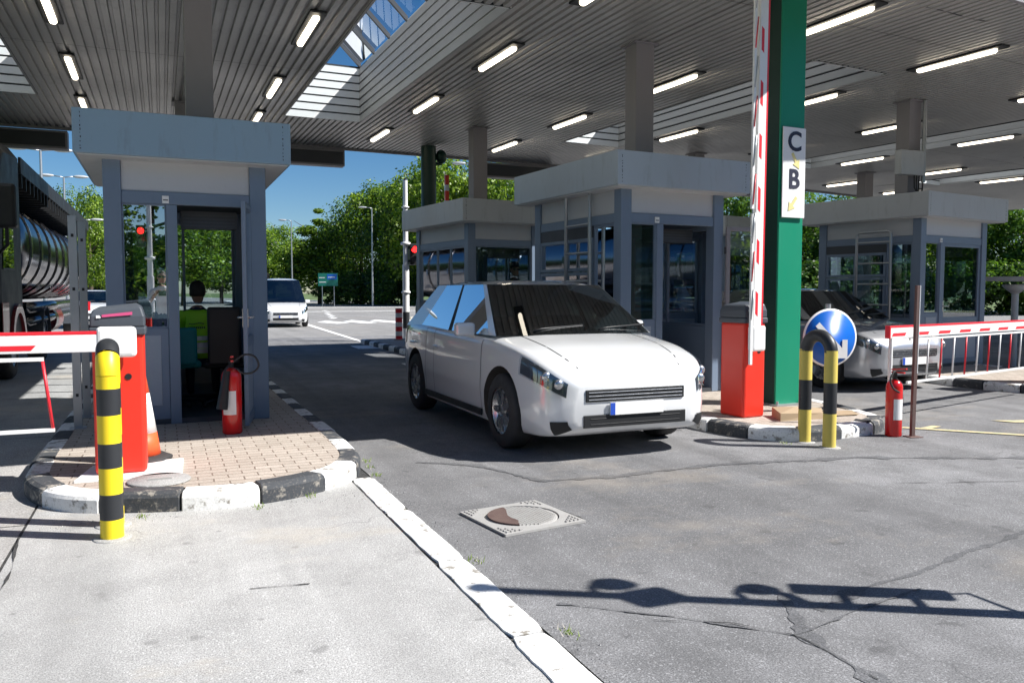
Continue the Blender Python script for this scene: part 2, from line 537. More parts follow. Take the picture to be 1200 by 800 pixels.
s.sheet([(12,76),(26,79),(26,80.4),(12,77.4)], .008)
s.sheet([(15,97),(26,98.5),(26,100.4),(15,99)], .008)
s.sheet([(6.2,44),(6.4,44),(11,150),(10,150)], .008)
tag(s.build('road_markings'), kind='structure')
s = mb('line_yellow')
s.sheet([(6.95,6.08),(7.01,6.14),(13.0,-.5),(12.88,-.5)], .008)
s.sheet([(7.15,5.96),(7.4,6.02),(7.44,5.94),(7.2,5.88)], .009)
s.sheet([(8.3,6.02),(8.53,5.92),(9.2,5.7),(9.0,5.6),(8.41,5.82)], .008)
tag(s.build('yellow_markings'), kind='structure')
mb('kerb_white').prism([(26.6,91),(27.0,91),(22.2,148),(21.6,148)], -.02, .16).build('far_kerb')
tag(bpy.data.objects['far_kerb'], kind='structure')

# ------------------------------------------------------------------ islands
def resample(pts, step):
    P = [Vector(p) for p in pts]; seg = [(P[i+1]-P[i]).length for i in range(len(P)-1)]
    T = sum(seg); n = max(1, round(T/step)); out = []
    for k in range(n+1):
        d = T*k/n; i = 0
        while i < len(seg)-1 and d > seg[i]: d -= seg[i]; i += 1
        out.append(P[i].lerp(P[i+1], min(1, d/seg[i])))
    return out
def smooth_path(pts, sub=6):
    out = []
    P = [Vector(p) for p in pts]
    for i in range(len(P)-1):
        a, b, c, d = P[max(0,i-1)], P[i], P[i+1], P[min(len(P)-1,i+2)]
        for k in range(sub):
            t = k/sub
            out.append(.5*((2*b)+(c-a)*t+(2*a-5*b+4*c-d)*t*t+(3*b-a-3*c+d)*t**3))
    out.append(P[-1]); return out
def island(nm, pts, step=.5, w=.16, h=.12, mat='pavers'):
    path = resample(smooth_path(pts), step/6)
    k = mb()
    n = len(path)
    nr = []
    for i, p in enumerate(path):
        d = (path[min(i+1,n-1)]-path[max(i-1,0)]).normalized(); nr.append(Vector((d.y, -d.x)))  # outward for left->nose->right travel
    prof = [(0,-.03),(0,h*.72),(-.012,h*.9),(-.04,h+.004),(-w,h+.004),(-w,-.03)]
    b = 0; i = 0
    random.seed(len(pts))
    while i < n-1:
        j = min(i+6, n-1)
        k.mat('kerb_white' if b % 2 == 0 else 'kerb_black')
        rs = []
        jz = random.uniform(-.004, .006); jo = random.uniform(-.008, .008)
        for q in range(i, j+1):
            p = path[q]
            if q == i: p = path[q].lerp(path[q+1], .09)
            if q == j: p = path[q].lerp(path[q-1], .09)
            rs.append([(p.x-nr[q].x*(-o_)*-1*-1*1+0 if False else p.x+nr[q].x*(o_+jo), p.y+nr[q].y*(o_+jo), z_+(jz if z_ > 0 else 0)) for o_, z_ in prof])
        k.rings(rs)
        i = j; b += 1
    tag(k.build(nm+'_kerb', bevel=.006), kind='structure')
    inner = [(p.x-nr[i].x*(w-.01), p.y-nr[i].y*(w-.01)) for i, p in enumerate(path)]
    tag(mb(mat).sheet(inner, h).build(nm+'_paving'), kind='structure')
    tag(mb('sealant').prism([(p.x-nr[i].x*.03, p.y-nr[i].y*.03) for i, p in enumerate(path)], -.02, h-.02).build(nm+'_bed'), kind='structure')
island('island_near', [(-.95,24),(-.95,16),(-.95,9),(-.95,7.2),(-.90,6.4),(-.62,5.85),(-.1,5.60),(.5,5.52),(1.02,5.72),(1.36,6.15),(1.46,6.9),(1.46,9),(1.46,16),(1.46,24)])
island('island_middle', [(5.0,22.2),(5.0,16),(5.0,9),(5.0,7.2),(5.1,6.3),(5.45,5.86),(5.95,5.84),(6.5,5.92),(6.88,6.2),(7.1,6.9),(7.3,8),(7.35,9),(7.4,16),(7.45,22.2)])
island('island_right', [(11.1,23),(11.05,16),(10.95,9.5),(10.85,8.3),(11.0,7.5),(11.5,7.05),(12.3,7.0),(12.9,7.5),(13.4,9),(13.6,16),(13.6,23)])

# white concrete plinth + round cover on near island
o = mb('white_paint').prism([(-.58,6.12),(-.50,6.62),(.12,6.66),(.10,6.10)], .10, .137).build('cabinet_plinth', bevel=.006)
tag(o, 'white painted concrete plinth under the left red barrier cabinet', 'plinth')
s = mb('concrete')
s.lathe([(.0,.0),(.20,.0),(.203,.008),(.195,.016),(0,.016)], 48, (-.05,5.965,.121))
s.mat('cast_iron')
s.prism([(-.12,5.93),(-.09,5.99),(-.05,5.96),(-.01,5.99),(.03,5.93)], .136, .148)
o = s.build('shaft_cover'); tag(o, 'round grey concrete shaft cover in the near island beside the hoop bollard', 'cover')

# manhole in the lane
def manhole():
    r = root('manhole_cover', 'worn square cast iron manhole with round ribbed lid in the asphalt lane', 'manhole', (2.02,4.54,.002), R(8))
    s = mb('cast_iron')
    h = .285; n = 40
    # frame with round hole
    outer = []; inner = []
    for j in range(n):
        a = 2*math.pi*j/n+math.pi/4; c, q = math.cos(a), math.sin(a); m_ = max(abs(c), abs(q))
        outer.append((c/m_*h, q/m_*h)); inner.append((c*.235, q*.235))
    s.rings([[(x,y,0) for x,y in outer], [(x,y,.014) for x,y in outer], [(x,y,.016) for x,y in inner], [(x,y,-.01) for x,y in inner]], cap=False)
    for sx in (-1,1):
        for sy in (-1,1):
            for i in range(4):
                for j in range(4-i):
                    x = sx*(.255-i*.03); y = sy*(.255-j*.03)
                    if math.hypot(x,y) > .27: s.box(x-.009,x+.009,y-.009,y+.009,.014,.022)
    s.build('frame', r)
    s = mb('cast_iron'); s.lathe([(.0,-.005),(.225,-.005),(.225,.010),(.215,.012),(0,.012)], 40)
    for i in range(-9,10):
        for j in range(-12,13):
            x = i*.023; y = j*.017+(.0085 if i%2 else 0)
            if math.hypot(x,y) < .205: s.box(x-.0085,x+.0085,y-.004,y+.004,.011,.021)
    s.build('lid', r)
    s = mb('rust')
    pts = []
    for j in range(26):
        a = R(95)+R(140)*j/25
        pts.append((math.cos(a)*.212, math.sin(a)*.212))
    for j in range(8):
        a = pts[25]; b = pts[0]; t = (j+.5)/8
        pts.append((a[0]+(b[0]-a[0])*t+.02*math.sin(t*9), a[1]+(b[1]-a[1])*t+.02*math.cos(t*7)))
    s.prism(pts, .009, .0225); s.build('rusty_fill', r)
    s = mb('sealant')
    ribbon(s, [(-.1,.31),(.12,.30),(.24,.285),(.29,.2),(.30,.0),(.30,-.2)], .022, .001)
    s.build('broken_edge', r)
manhole()

# ------------------------------------------------------------------ canopy
ZC = 4.74; ZT = 5.80
def warp(x, y):
    if x <= 0: return (x, y)
    return (x-.0075*x*(y-8.5), y+.0040*x*x)
def front(x):
    if x < 6.2: return 5.25
    if x < 10: return 6.1+(x-6.2)*.12
    return 6.55+(x-10)*.05
REAR = 18.9
SKY = [(-3.42,-1.84),(2.30,3.88),(8.72,10.3),(15.6,17.1),(22.2,23.7)]
SY0, SY1 = 8.9, 15.95
XL, XR = -9.0, 34.0
canopy = root('toll_canopy', 'large flat canopy with ribbed grey metal soffit and glazed roof strips over the lanes', 'canopy')
def soffit():
    s = mb('soffit_metal')
    def rib(x0, x1, yf, y1):
        w = x1-x0
        prof = [(x0,ZC),(x0+w*.58,ZC),(x0+w*.66,ZC+.035),(x0+w*.92,ZC+.035),(x1,ZC)]
        vs = []
        for x, z in prof:
            ya = front(min(x, x1-1e-4)) if yf is None else yf
            for t in (0, 1):
                yy = ya+(y1-ya)*t
                wx, wy = warp(x, yy); vs.append((wx, wy if t or yf is not None else front(x), z))
        s.add(vs, [(2*i, 2*i+2, 2*i+3, 2*i+1) for i in range(4)])
    x = XL
    xs = sorted([XL, XR]+[a for p in SKY for a in p]+[6.2])
    for a, b in zip(xs[:-1], xs[1:]):
        n = round((b-a)/.125)
        insky = any(abs(a-p[0]) < .01 for p in SKY)
        for i in range(n):
            x0 = a+(b-a)*i/n; x1 = a+(b-a)*(i+1)/n
            if insky:
                rib(x0, x1, None, SY0); rib(x0, x1, SY1, REAR)
            else: rib(x0, x1, None, REAR)
    s.build('soffit', canopy)
    # thin seams across the sheets
    s = mb('louvre_gap')
    for y in (7.6, 12.6):
        for a, b in zip(xs[:-1], xs[1:]):
            if any(abs(a-p[0]) < .01 for p in SKY) and y > SY0: continue
            p0 = warp(a, y); p1 = warp(b, y)
            s.add([(p0[0],p0[1],ZC-.003),(p1[0],p1[1],ZC-.003),(p1[0],p1[1]+.009,ZC-.003),(p0[0],p0[1]+.009,ZC-.003)], [(0,1,2,3)])
    s.build('sheet_joint', canopy)
    # roof body above
    s = mb('soffit_white')
    def slab(x0, x1, y0, y1):
        n = 5; L = []; Rr = []
        for i in range(n+1):
            x = x0+(x1-x0)*i/n
            L.append((warp(x, y1)[0], warp(x, y1)[1]))
            yy = y0 if y0 is not None else None
            if y0 is None: Rr.append((warp(x, 6)[0], front(min(x, x1-1e-4))))
            else: Rr.append(warp(x, y0))
        s.prism(L+Rr[::-1], ZC+.05, ZT)
    for a, b in zip(xs[:-1], xs[1:]):
        if any(abs(a-p[0]) < .01 for p in SKY):
            slab(a, b, None, SY0); slab(a, b, SY1, REAR)
        else: slab(a, b, None, REAR)
    s.build('roof_slab', canopy)
    # edge trims front and rear
    s = mb('column_grey')
    for fn in ('r', 'f'):
        n = 60; rs = []
        for i in range(n+1):
            x = XL+(XR-XL)*i/n
            if fn == 'r': X, Y = warp(x, REAR); Y2 = Y+.06
            else: X, Y = warp(x, 6)[0], front(x)-.06; Y2 = Y+.055
            rs.append([(X,Y,ZC-.05),(X,Y2,ZC-.05),(X,Y2,ZT+.04),(X,Y,ZT+.04)])
        s.rings(rs)
    s.build('edge_trim', canopy)
soffit()
def skylight(x0, x1):
    r = mb('louvre')
    def wall(p, q, inward, lm='louvre'):
        # louvred lining, boards 0.15 high
        p = Vector(warp(*p)); q = Vector(warp(*q)); n = Vector(inward)*.02
        H = ZT-ZC
        z = ZC-.004; k = 0
        r.mat('louvre_gap'); o2 = n*.3
        r.add([(p.x+o2.x,p.y+o2.y,ZC),(q.x+o2.x,q.y+o2.y,ZC),(q.x+o2.x,q.y+o2.y,ZT),(p.x+o2.x,p.y+o2.y,ZT)], [(0,1,2,3)])
        r.mat(lm)
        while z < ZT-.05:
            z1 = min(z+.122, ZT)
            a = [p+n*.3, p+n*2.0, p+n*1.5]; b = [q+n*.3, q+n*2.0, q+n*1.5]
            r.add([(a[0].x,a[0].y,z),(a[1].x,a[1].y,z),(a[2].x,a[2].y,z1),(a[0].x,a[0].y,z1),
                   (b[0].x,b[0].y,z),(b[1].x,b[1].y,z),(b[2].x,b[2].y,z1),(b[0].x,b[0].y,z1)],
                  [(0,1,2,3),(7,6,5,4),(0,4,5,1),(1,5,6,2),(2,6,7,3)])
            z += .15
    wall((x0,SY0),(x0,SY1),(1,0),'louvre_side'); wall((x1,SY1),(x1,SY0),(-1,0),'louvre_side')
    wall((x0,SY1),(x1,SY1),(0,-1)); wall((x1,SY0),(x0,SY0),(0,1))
    o = r.build('skylight', canopy)
    s = mb('roof_glass')
    a, b, c, d = warp(x0,SY0), warp(x1,SY0), warp(x1,SY1), warp(x0,SY1)
    s.add([(*a,ZT+1.55),(*b,ZT+.06),(*c,ZT+.06),(*d,ZT+1.55)], [(0,1,2,3)]); s.build('pane', o)
    s = mb('soffit_metal'); s.add([(*a,ZT),(*a,ZT+1.55),(*b,ZT+.06),(*b,ZT)], [(0,1,2,3)]); s.add([(*a,ZT),(*d,ZT),(*d,ZT+1.55),(*a,ZT+1.55)], [(0,1,2,3)]); s.build('upstand', o)
    n = 7
    for i in range(n+1):
        y = SY0+.03+(SY1-SY0-.06)*i/n
        p = warp(x0, y); q = warp(x1, y); h = .03
        mb('booth_dark').add([(p[0],p[1]-h,ZT+1.44),(q[0],q[1]-h,ZT-.04),(q[0],q[1]+h,ZT-.04),(p[0],p[1]+h,ZT+1.44),
               (p[0],p[1]-h,ZT+1.54),(q[0],q[1]-h,ZT+.05),(q[0],q[1]+h,ZT+.05),(p[0],p[1]+h,ZT+1.54)],
              [(0,3,2,1),(4,5,6,7),(0,1,5,4),(1,2,6,5),(2,3,7,6),(3,0,4,7)]).build('mullion', o)
for a, b in SKY: skylight(a, b)
def column(x, y, w, zb, m='column_grey', nm='column', box=False):
    s = mb(m)
    if m == 'column_grey':      # H-section look: web with two flanges closed by plates
        s.box(x-w/2, x+w/2, y-w/2, y+w/2, zb, ZC-.002)
    else:
        s.box(x-w/2, x+w/2, y-w*.55, y-w*.55+.02, zb, ZC); s.box(x-w/2, x+w/2, y+w*.55-.02, y+w*.55, zb, ZC)
        s.box(x-w/2+.02, x-w/2+.05, y-w*.55+.02, y+w*.55-.02, zb, ZC)
        s.mat('green_dark').box(x-.015, x+.015, y-w*.55+.02, y+w*.55-.02, zb, ZC)
    s.mat('column_grey').box(x-w/2-.05, x+w/2+.05, y-w/2-.05, y+w/2+.05, ZC-.02, ZC-.001)
    return s.build(nm, canopy, bevel=.006)
for (x, y, w) in ((.42,9.6,.28),(6.02,9.6,.28),(6.0,15.7,.30),(12.1,10.5,.28),(11.9,16.4,.28),(18.1,17.1,.3),(18.4,11.4,.28),(-5.6,9.6,.28),(.42,15.7,.28),(-5.6,15.7,.28),(24.6,12.5,.28)):
    column(x, y, w, 2.6 if x in (.42,6.02,6.0,12.1,11.9) else 0)
# green front column: square hollow section, light green front, shade painted into the dark back and sides
def green_column():
    o = root('green_column', 'tall green steel column carrying the lane sign beside the raised barrier', 'column', (6.52,7.36,.12), R(3))
    s = mb('green_paint'); s.box(-.18,.18,-.15,-.125,0,ZC-.13)
    s.mat('green_dark').box(-.18,.18,.125,.15,0,ZC-.13)
    s.box(-.18,-.16,-.125,.125,0,ZC-.13)
    s.box(.16,.18,-.125,.125,0,ZC-.13)
    s.build('shaft', o, bevel=.006)
    s = mb('galv'); s.box(-.22,.22,-.22,.22,0,.02)
    for a in (-.18,.18):
        for b in (-.18,.18): s.cyl((a,b,.02),(a,b,.055),.016,n=6)
    s.build('base_plate', o)
    return o
gc = green_column()

# lane letter board
def text_mesh(txt, size, name, parent, loc, rot, mat, depth=.004, bold=.0):
    cu = bpy.data.curves.new(name, 'FONT'); cu.body = txt; cu.size = size; cu.align_x = 'CENTER'; cu.align_y = 'CENTER'
    cu.extrude = depth; cu.offset = bold; cu.resolution_u = 4
    t = bpy.data.objects.new('tmp', cu); COL.objects.link(t)
    bpy.context.view_layer.update()
    dg = bpy.context.evaluated_depsgraph_get()
    me = bpy.data.meshes.new_from_object(t.evaluated_get(dg))
    bpy.data.objects.remove(t)
    me.materials.clear(); me.materials.append(MATS[mat])
    o = bpy.data.objects.new(name, me); COL.objects.link(o); o.parent = parent
    o.location = loc; o.rotation_euler = rot
    return o
def arrow(m, p, ang, L, w, y, hd):
    c, s_ = math.cos(ang), math.sin(ang)
    pts = [(-L/2,-w/2),(L/2-hd,-w/2),(L/2-hd,-hd*.62),(L/2,0),(L/2-hd,hd*.62),(L/2-hd,w/2),(-L/2,w/2)]
    P = [(p[0]+a*c-b*s_, p[1]+a*s_+b*c) for a, b in pts]; n = len(P)
    m.add([(x,y,z) for x,z in P]+[(x,y-.004,z) for x,z in P], [tuple(range(n)), tuple(range(n,2*n))[::-1]]+[(i,n+i,n+(i+1)%n,(i+1)%n) for i in range(n)])
sg = root('lane_sign', 'tall white board with letters C and B and faded yellow arrows on green column', 'sign', (6.53,7.19,2.24), R(3))
mb('white_plastic').box(-.17,.17,-.012,.0,0,1.0).build('board', sg, bevel=.004)
text_mesh('C', .30, 'letter', sg, (0,-.014,.835), (math.pi/2,0,0), 'letter', bold=.006)
text_mesh('B', .30, 'letter', sg, (0,-.014,.42), (math.pi/2,0,0), 'letter', bold=.006)
s = mb('faded_yellow'); arrow(s, (.02,.63), R(-58), .20, .035, -.013, .09); s.build('arrow', sg)
s = mb('faded_yellow'); arrow(s, (-.02,.15), R(-128), .20, .035, -.013, .09); s.build('arrow', sg)

# ceiling lights
def clight():
    r = root('ceiling_light', '', 'ceiling light', (0,0,ZC))
    s = mb('black'); s.box(-.10,.10,-.72,.72,-.03,-.001); s.build('tray', r, bevel=.01)  # black colour paints in the shadow slot around the diffuser
    s = mb('tube_light')
    pr = []
    for z, w, l in ((-.031,.043,.60),(-.055,.043,.60),(-.075,.028,.58)):
        ring = []
        for k in range(16):
            a = 2*math.pi*k/16; cx = math.cos(a); sy = math.sin(a)
            ring.append((cx*w, (l-w)*(1 if sy > 0 else -1)+sy*w, z))
        pr.append(ring[::-1])
    s.rings(pr); s.build('diffuser', r)
    return r
cl = clight()
LP = [(1.75,10.64,'nearest on the left of the first glazed strip, straight above the exit lane'),]
ords = {0:'front', 1:'second', 2:'third', 3:'rearmost', 4:'nearest'}
rows = {-1.17:'ceiling row left of the near booth column', 1.75:'ceiling row on the left of the first glazed strip', 4.4:'ceiling row on the right of the first glazed strip',
        7.45:'ceiling row left of the second glazed strip', 10.45:'ceiling row right of the green column', 13.4:'ceiling row left of the third glazed strip', 17.3:'ceiling row right of the third glazed strip', 20.2:'ceiling row left of the far right strip', 25.0:'ceiling row at the far right edge'}
pts = {-1.17:[(-1.15,7.9),(-1.14,10.91),(-1.15,13.75),(-1.2,16.42)], 1.75:[(1.78,7.7),(1.77,10.64),(1.74,13.8),(1.73,16.39)], 4.4:[(4.5,7.8),(4.43,10.83),(4.35,13.96),(4.29,17.01)],
       7.45:[(7.62,7.77),(7.51,11.02),(7.33,14.22),(7.2,17.16)], 10.45:[(10.47,8.32),(10.38,11.09),(10.07,14.52),(9.9,17.6)], 13.4:[(13.7,9.0),(13.49,12.19),(13.2,15.2),(13.0,18.3)],
       17.3:[(16.7,9.3),(16.54,12.36),(16.23,15.45),(16.0,18.6)], 20.2:[(19.8,12.9),(19.65,16.0),(19.11,18.87)], 25.0:[(23.0,13.3),(22.79,16.47),(22.3,19.6)]}
first = True
for k, L in pts.items():
    n = len(L)
    for i, (x, y) in enumerate(L):
        which = ['nearest', 'second nearest', 'third nearest', 'farthest'][i] if n == 4 else ['nearest', 'middle', 'farthest'][i]
        lab = 'tube light, %s of the %s' % (which, rows[k])
        rz = .0075*x if x > 0 else 0
        if first: o = cl; o.location = (x,y,ZC); first = False
        else: o = dup(cl, (x,y,ZC))
        o.rotation_euler = (0,0,rz)
        tag(o, lab, 'ceiling light', 'tube lights under the canopy')

# boxes hung under the rear edge, seen from behind
for i, (x0, x1, y, lab) in enumerate(((-4.5,-1.7,18.95,'grey box hung under the rear canopy edge above the truck lane'), (1.0,3.95,18.95,'grey box hung under the rear canopy edge right of the left booth'),
                              (7.5,9.4,19.25,'grey box hung under the rear canopy edge above the booth with the guard'), (13.5,17.0,19.8,'grey box hung under the rear canopy edge behind the right booth'))):
    s = mb('column_grey'); s.box(x0,x1,y,y+.3,ZC-.42,ZC-.056)
    s.mat('booth_dark').box(x0+.04,x1-.04,y-.004,y,ZC-.38,ZC-.10)
    tag(s.build('lane_signal_box', bevel=.01), lab, 'sign box', 'boxes under the rear canopy edge')
# dark scar on the soffit
s = mb('black'); ribbon(s, [(8.29,7.0),(8.84,7.04),(9.51,7.09)], .014, ZC-.006)
o = s.build('torn_strip', canopy)

# junction box and conduit on the right column
r = root('junction_box', 'pale electrical junction box with looping cables on the column above the right booth', 'junction box', (12.03,10.3,3.42))
mb('fascia_warm').box(-.42,.13,-.1,.04,0,.42).build('case', r, bevel=.015)
s = mb('galv'); s.cyl((.20,-.02,-.1),(.20,-.02,1.30),.035); s.build('conduit', r)
s = mb('rubber')
for k in range(3): s.tube([(-.05+k*.06,-.05,0),(-.04+k*.05,-.05,-.2),(.05,-.05,-.33-.02*k),(.16,-.04,-.25),(.19,-.03,-.05)], .012, 6)
s.build('cable', r)

# ------------------------------------------------------------------ booths
def booth(label, loc, rz, W=1.46, D=2.05, frontmode='door_open', sidewin='slide', door_ang=100, fm='booth_fascia', back_open=True, group='control booths'):
    r = root('control_booth', label, 'booth', loc, rz, group)
    ZB, ZH, ZF = 2.66-.12, 2.37-.12, 2.25-.12   # relative to island top
    def B(m, *a): m.box(*a)
    pw = .155
    for x in (0, W-pw):
        for y in (0, D-pw):
            mb('booth_blue').box(x, x+pw, y, y+pw, 0, ZB+.1).build('corner_post', r, bevel=.008)
    s = mb('booth_blue')
    for y0, y1 in ((.012,.09),(D-.09,D-.012)):
        s.box(pw+.001, W-pw-.001, y0, y1, ZF, ZH-.002)
    for x0, x1 in ((.012,.09),(W-.09,W-.012)):
        s.box(x0, x1, pw+.001, D-pw-.001, ZF, ZH-.002)
    s.build('lintel_beam', r, bevel=.005)
    s = mb('booth_panel')
    for y0, y1 in ((.03,.08),(D-.08,D-.03)): s.box(pw+.001, W-pw-.001, y0, y1, ZH, ZB+.1)
    for x0, x1 in ((.03,.08),(W-.08,W-.03)): s.box(x0, x1, pw+.001, D-pw-.001, ZH, ZB+.1)
    s.build('header_panel', r, bevel=.004)
    # roof box with overhang
    ov = .22
    s = mb(fm)
    s.box(-ov, W+ov, -ov-.02, D+ov, 2.66-.12, 3.06-.12)
    o = s.build('roof', r, bevel=.008)
    s = mb('black')
    for (x, y0) in ((-ov+.06,-ov-.0215),(W+ov-.08,-ov-.0215)):
        for k in range(10):
            z = ZB+.03+k*.035+random.uniform(-.008,.008)
            s.box(x+random.uniform(-.004,.004), x+.006+random.uniform(0,.006), y0-.0004, y0+.004, z, z+random.uniform(.006,.02))
    s.build('rivet_stain', o)
    s = mb('soffit_white'); s.box(-ov+.03, W+ov-.03, -ov+.01, D+ov-.03, ZB-.012, ZB-.001); s.build('eaves_panel', o)
    # floor + plinth
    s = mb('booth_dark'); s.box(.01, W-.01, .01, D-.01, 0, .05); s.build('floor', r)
    zs = 1.06-.12
    def win(nm, x0, x1, y0, y1, z0, z1, axis, fr=.035, glassm='glass', bars=(), rail=None, fc='booth_blue'):
        f = mb(fc)
        if axis == 'y':   # window in plane y = const, spans x
            ym = (y0+y1)/2
            f.box(x0,x0+fr,y0,y1,z0,z1); f.box(x1-fr,x1,y0,y1,z0,z1)
            f.box(x0+fr,x1-fr,y0,y1,z0,z0+fr); f.box(x0+fr,x1-fr,y0,y1,z1-fr,z1)
            for bx in bars: f.box(bx-fr/2,bx+fr/2,y0+.004,y1-.004,z0+fr,z1-fr)
            if rail: f.box(x0+fr,x1-fr,y0+.006,y1-.006,rail-fr/2,rail+fr/2)
        else:
            f.box(x0,x1,y0,y0+fr,z0,z1); f.box(x0,x1,y1-fr,y1,z0,z1)
            f.box(x0,x1,y0+fr,y1-fr,z0,z0+fr); f.box(x0,x1,y0+fr,y1-fr,z1-fr,z1)
            for by in bars: f.box(x0+.004,x1-.004,by-fr/2,by+fr/2,z0+fr,z1-fr)
            if rail: f.box(x0+.006,x1-.006,y0+fr,y1-fr,rail-fr/2,rail+fr/2)
        o = f.build(nm, r, bevel=.003)
        g = mb(glassm)
        if axis == 'y': g.add([(x0+fr/2,(y0+y1)/2,z0+fr/2),(x1-fr/2,(y0+y1)/2,z0+fr/2),(x1-fr/2,(y0+y1)/2,z1-fr/2),(x0+fr/2,(y0+y1)/2,z1-fr/2)], [(0,1,2,3)])
        else: g.add([((x0+x1)/2,y0+fr/2,z0+fr/2),((x0+x1)/2,y1-fr/2,z0+fr/2),((x0+x1)/2,y1-fr/2,z1-fr/2),((x0+x1)/2,y0+fr/2,z1-fr/2)], [(0,1,2,3)])
        g.build('pane', o)
        return o
    def panel(x0, x1, y0, y1, z0, z1, axis):
        s = mb('booth_blue'); s.box(x0,x1,y0,y1,z0,z1)
        s.mat('booth_lower')
        e = .07
        if axis == 'y': s.box(x0+e,x1-e,y0-.006,y0+.004,z0+.18,z1-e)
        else: s.box(x0-.006,x0+.004,y0+e,y1-e,z0+.18,z1-e)
        return s.build('lower_panel', r, bevel=.004)
    xm = .54 if W < 1.7 else .60
    if frontmode != 'window':
        win('window', pw+.002, xm, .02, .07, zs, ZF-.002, 'y', fr=.012, glassm='glass_mirror')
        panel(pw+.002, xm, .02, .075, .002, zs-.002, 'y')
        s = mb('booth_blue'); s.box(xm+.002, xm+.10, .005, .085, 0, ZF-.002); s.build('door_post', r, bevel=.005)
        # door leaf
        dx0 = xm+.105; dw = W-pw-.005-dx0
        d = bpy.data.objects.new('door', None); COL.objects.link(d); d.parent = r
        bpy.data.objects.remove(d)
        f = mb('booth_blue' if frontmode != 'door_right' else 'column_grey'); fr = .055; hh = ZF-.03
        # local: hinge at origin, leaf towards -x
        f.box(-fr,0,-.02,.02,0,hh); f.box(-dw,-dw+fr,-.02,.02,0,hh)
        f.box(-dw+fr,-fr,-.02,.02,hh-fr,hh); f.box(-dw+fr,-fr,-.02,.02,0,.10); f.box(-dw+fr,-fr,-.02,.02,.74,.83)
        f.mat('booth_lower').box(-dw+fr,-fr,-.012,.012,.10,.74)
        door = f.build('door', r, bevel=.004, loc=(W-pw-.003, .045, .03))
        ang = {'door_open': R(door_ang), 'door_right': R(170), 'door_closed': 0}[frontmode]
        if frontmode == 'door_right': door.location = (W+.02, -.03, .03)
        door.rotation_euler = (0,0,ang)
        g = mb('glass'); g.add([(-dw+fr/2,0,.80),(-fr/2,0,.80),(-fr/2,0,hh-fr/2),(-dw+fr/2,0,hh-fr/2)], [(0,1,2,3)]); g.build('pane', door)
        g = mb('steel')
        for sy in (-1,1):
            g.tube([(-dw+.03,sy*.02,1.02),(-dw+.03,sy*.065,1.02),(-dw+.15,sy*.065,1.02)], .010, 8)
        g.box(-dw+.01,-dw+.055,-.026,.026,.93,1.1)
        g.build('handle', door)
        g = mb('booth_dark')
        for z in (.35,.95,1.75):
            g.cyl((.012,0,z),(.012,0,z+.09),.014,n=8)
        g.build('hinge', door)
        # small vent plate over window
        s = mb('white_plastic'); s.box(xm-.03,xm+.03,-.002,.012,ZF+.01,ZF+.08)
        s.mat('booth_dark').box(xm-.022,xm+.022,-.004,-.002,ZF+.035,ZF+.045); s.build('lock_plate', r)
    else:
        win('window', pw+.002, W-pw-.002, .02, .07, zs, ZF-.002, 'y', fr=.02, glassm='glass_clear')
        panel(pw+.002, W-pw-.002, .02, .075, .002, zs-.002, 'y')
    # rear wall
    win('window', pw+.002, W-pw-.002, D-.07, D-.02, zs, ZF-.002, 'y', fr=.03, bars=(W*.5,))
    panel(pw+.002, W-pw-.002, D-.075, D-.02, .002, zs-.002, 'y')
    # left side (faces the lane)
    yb = pw+.48 if sidewin == 'slide' else D*.5
    if sidewin == 'slide':
        win('window', .02, .07, pw+.002, yb, zs-.12, ZF-.002, 'x', fr=.03)
        win('sliding_window', .008, .07, yb+.004, D-pw-.002, zs+.62, ZF-.15, 'x', fr=.045, bars=((yb+D-pw)/2,))
        win('sliding_window', .008, .07, yb+.004, D-pw-.002, zs-.0, zs+.61, 'x', fr=.045, bars=((yb+D-pw)/2,))
        s = mb('booth_dark'); s.box(.012,.075,yb+.004,D-pw-.002,ZF-.149,ZF-.002); s.build('blind_case', r)
    else:
        win('window', .02, .07, pw+.002, D-pw-.002, zs-.12, ZF-.002, 'x', fr=.03, bars=(pw+.62, pw+1.2))
    panel(.02, .075, pw+.002, D-pw-.002, .002, zs-.122, 'x')
    # right side
    win('window', W-.07, W-.02, pw+.002, D-pw-.002, zs-.1, ZF-.002, 'x', fr=.03, bars=(D*.5,))
    s = mb('booth_blue'); s.box(W-.075, W-.02, pw+.002, D-pw-.002, .002, zs-.102); s.build('lower_panel', r)
    # inside: desk along left wall, ceiling, AC unit
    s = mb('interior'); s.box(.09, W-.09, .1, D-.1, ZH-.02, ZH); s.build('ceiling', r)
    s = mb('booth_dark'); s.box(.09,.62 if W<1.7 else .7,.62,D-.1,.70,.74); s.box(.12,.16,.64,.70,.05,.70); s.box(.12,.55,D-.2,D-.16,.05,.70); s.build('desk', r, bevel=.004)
    s = mb('booth_dark'); s.box(xm+.14,W-pw-.1,.3,.5,ZF-.2,ZF-.03)
    s.mat('cap_grey')
    for k in range(4): s.box(xm+.16,W-pw-.12,.296,.3,ZF-.18+k*.035,ZF-.165+k*.035)
    s.build('air_unit', r)
    return r
Z0 = .12
b1 = booth('blue-grey control booth on the near left island with its glass door open', (-.49,8.55,Z0), 0, W=1.47, door_ang=80)
paint('fascia_pale', (.42, .48, .54), .45, .1, .10, 1.3, streak=True, dirt=(.2, .2, .2))
b2 = booth('blue-grey control booth just left of the green column, door swung wide open', (5.09,8.50,Z0), R(4), W=1.60, D=2.15, frontmode='door_right', fm='fascia_pale')
b3 = booth('grey control booth farther back behind the white car with a guard at its window', (5.05,13.72,Z0), R(7), W=1.50, D=2.3, frontmode='window', sidewin='panes', fm='fascia_warm')
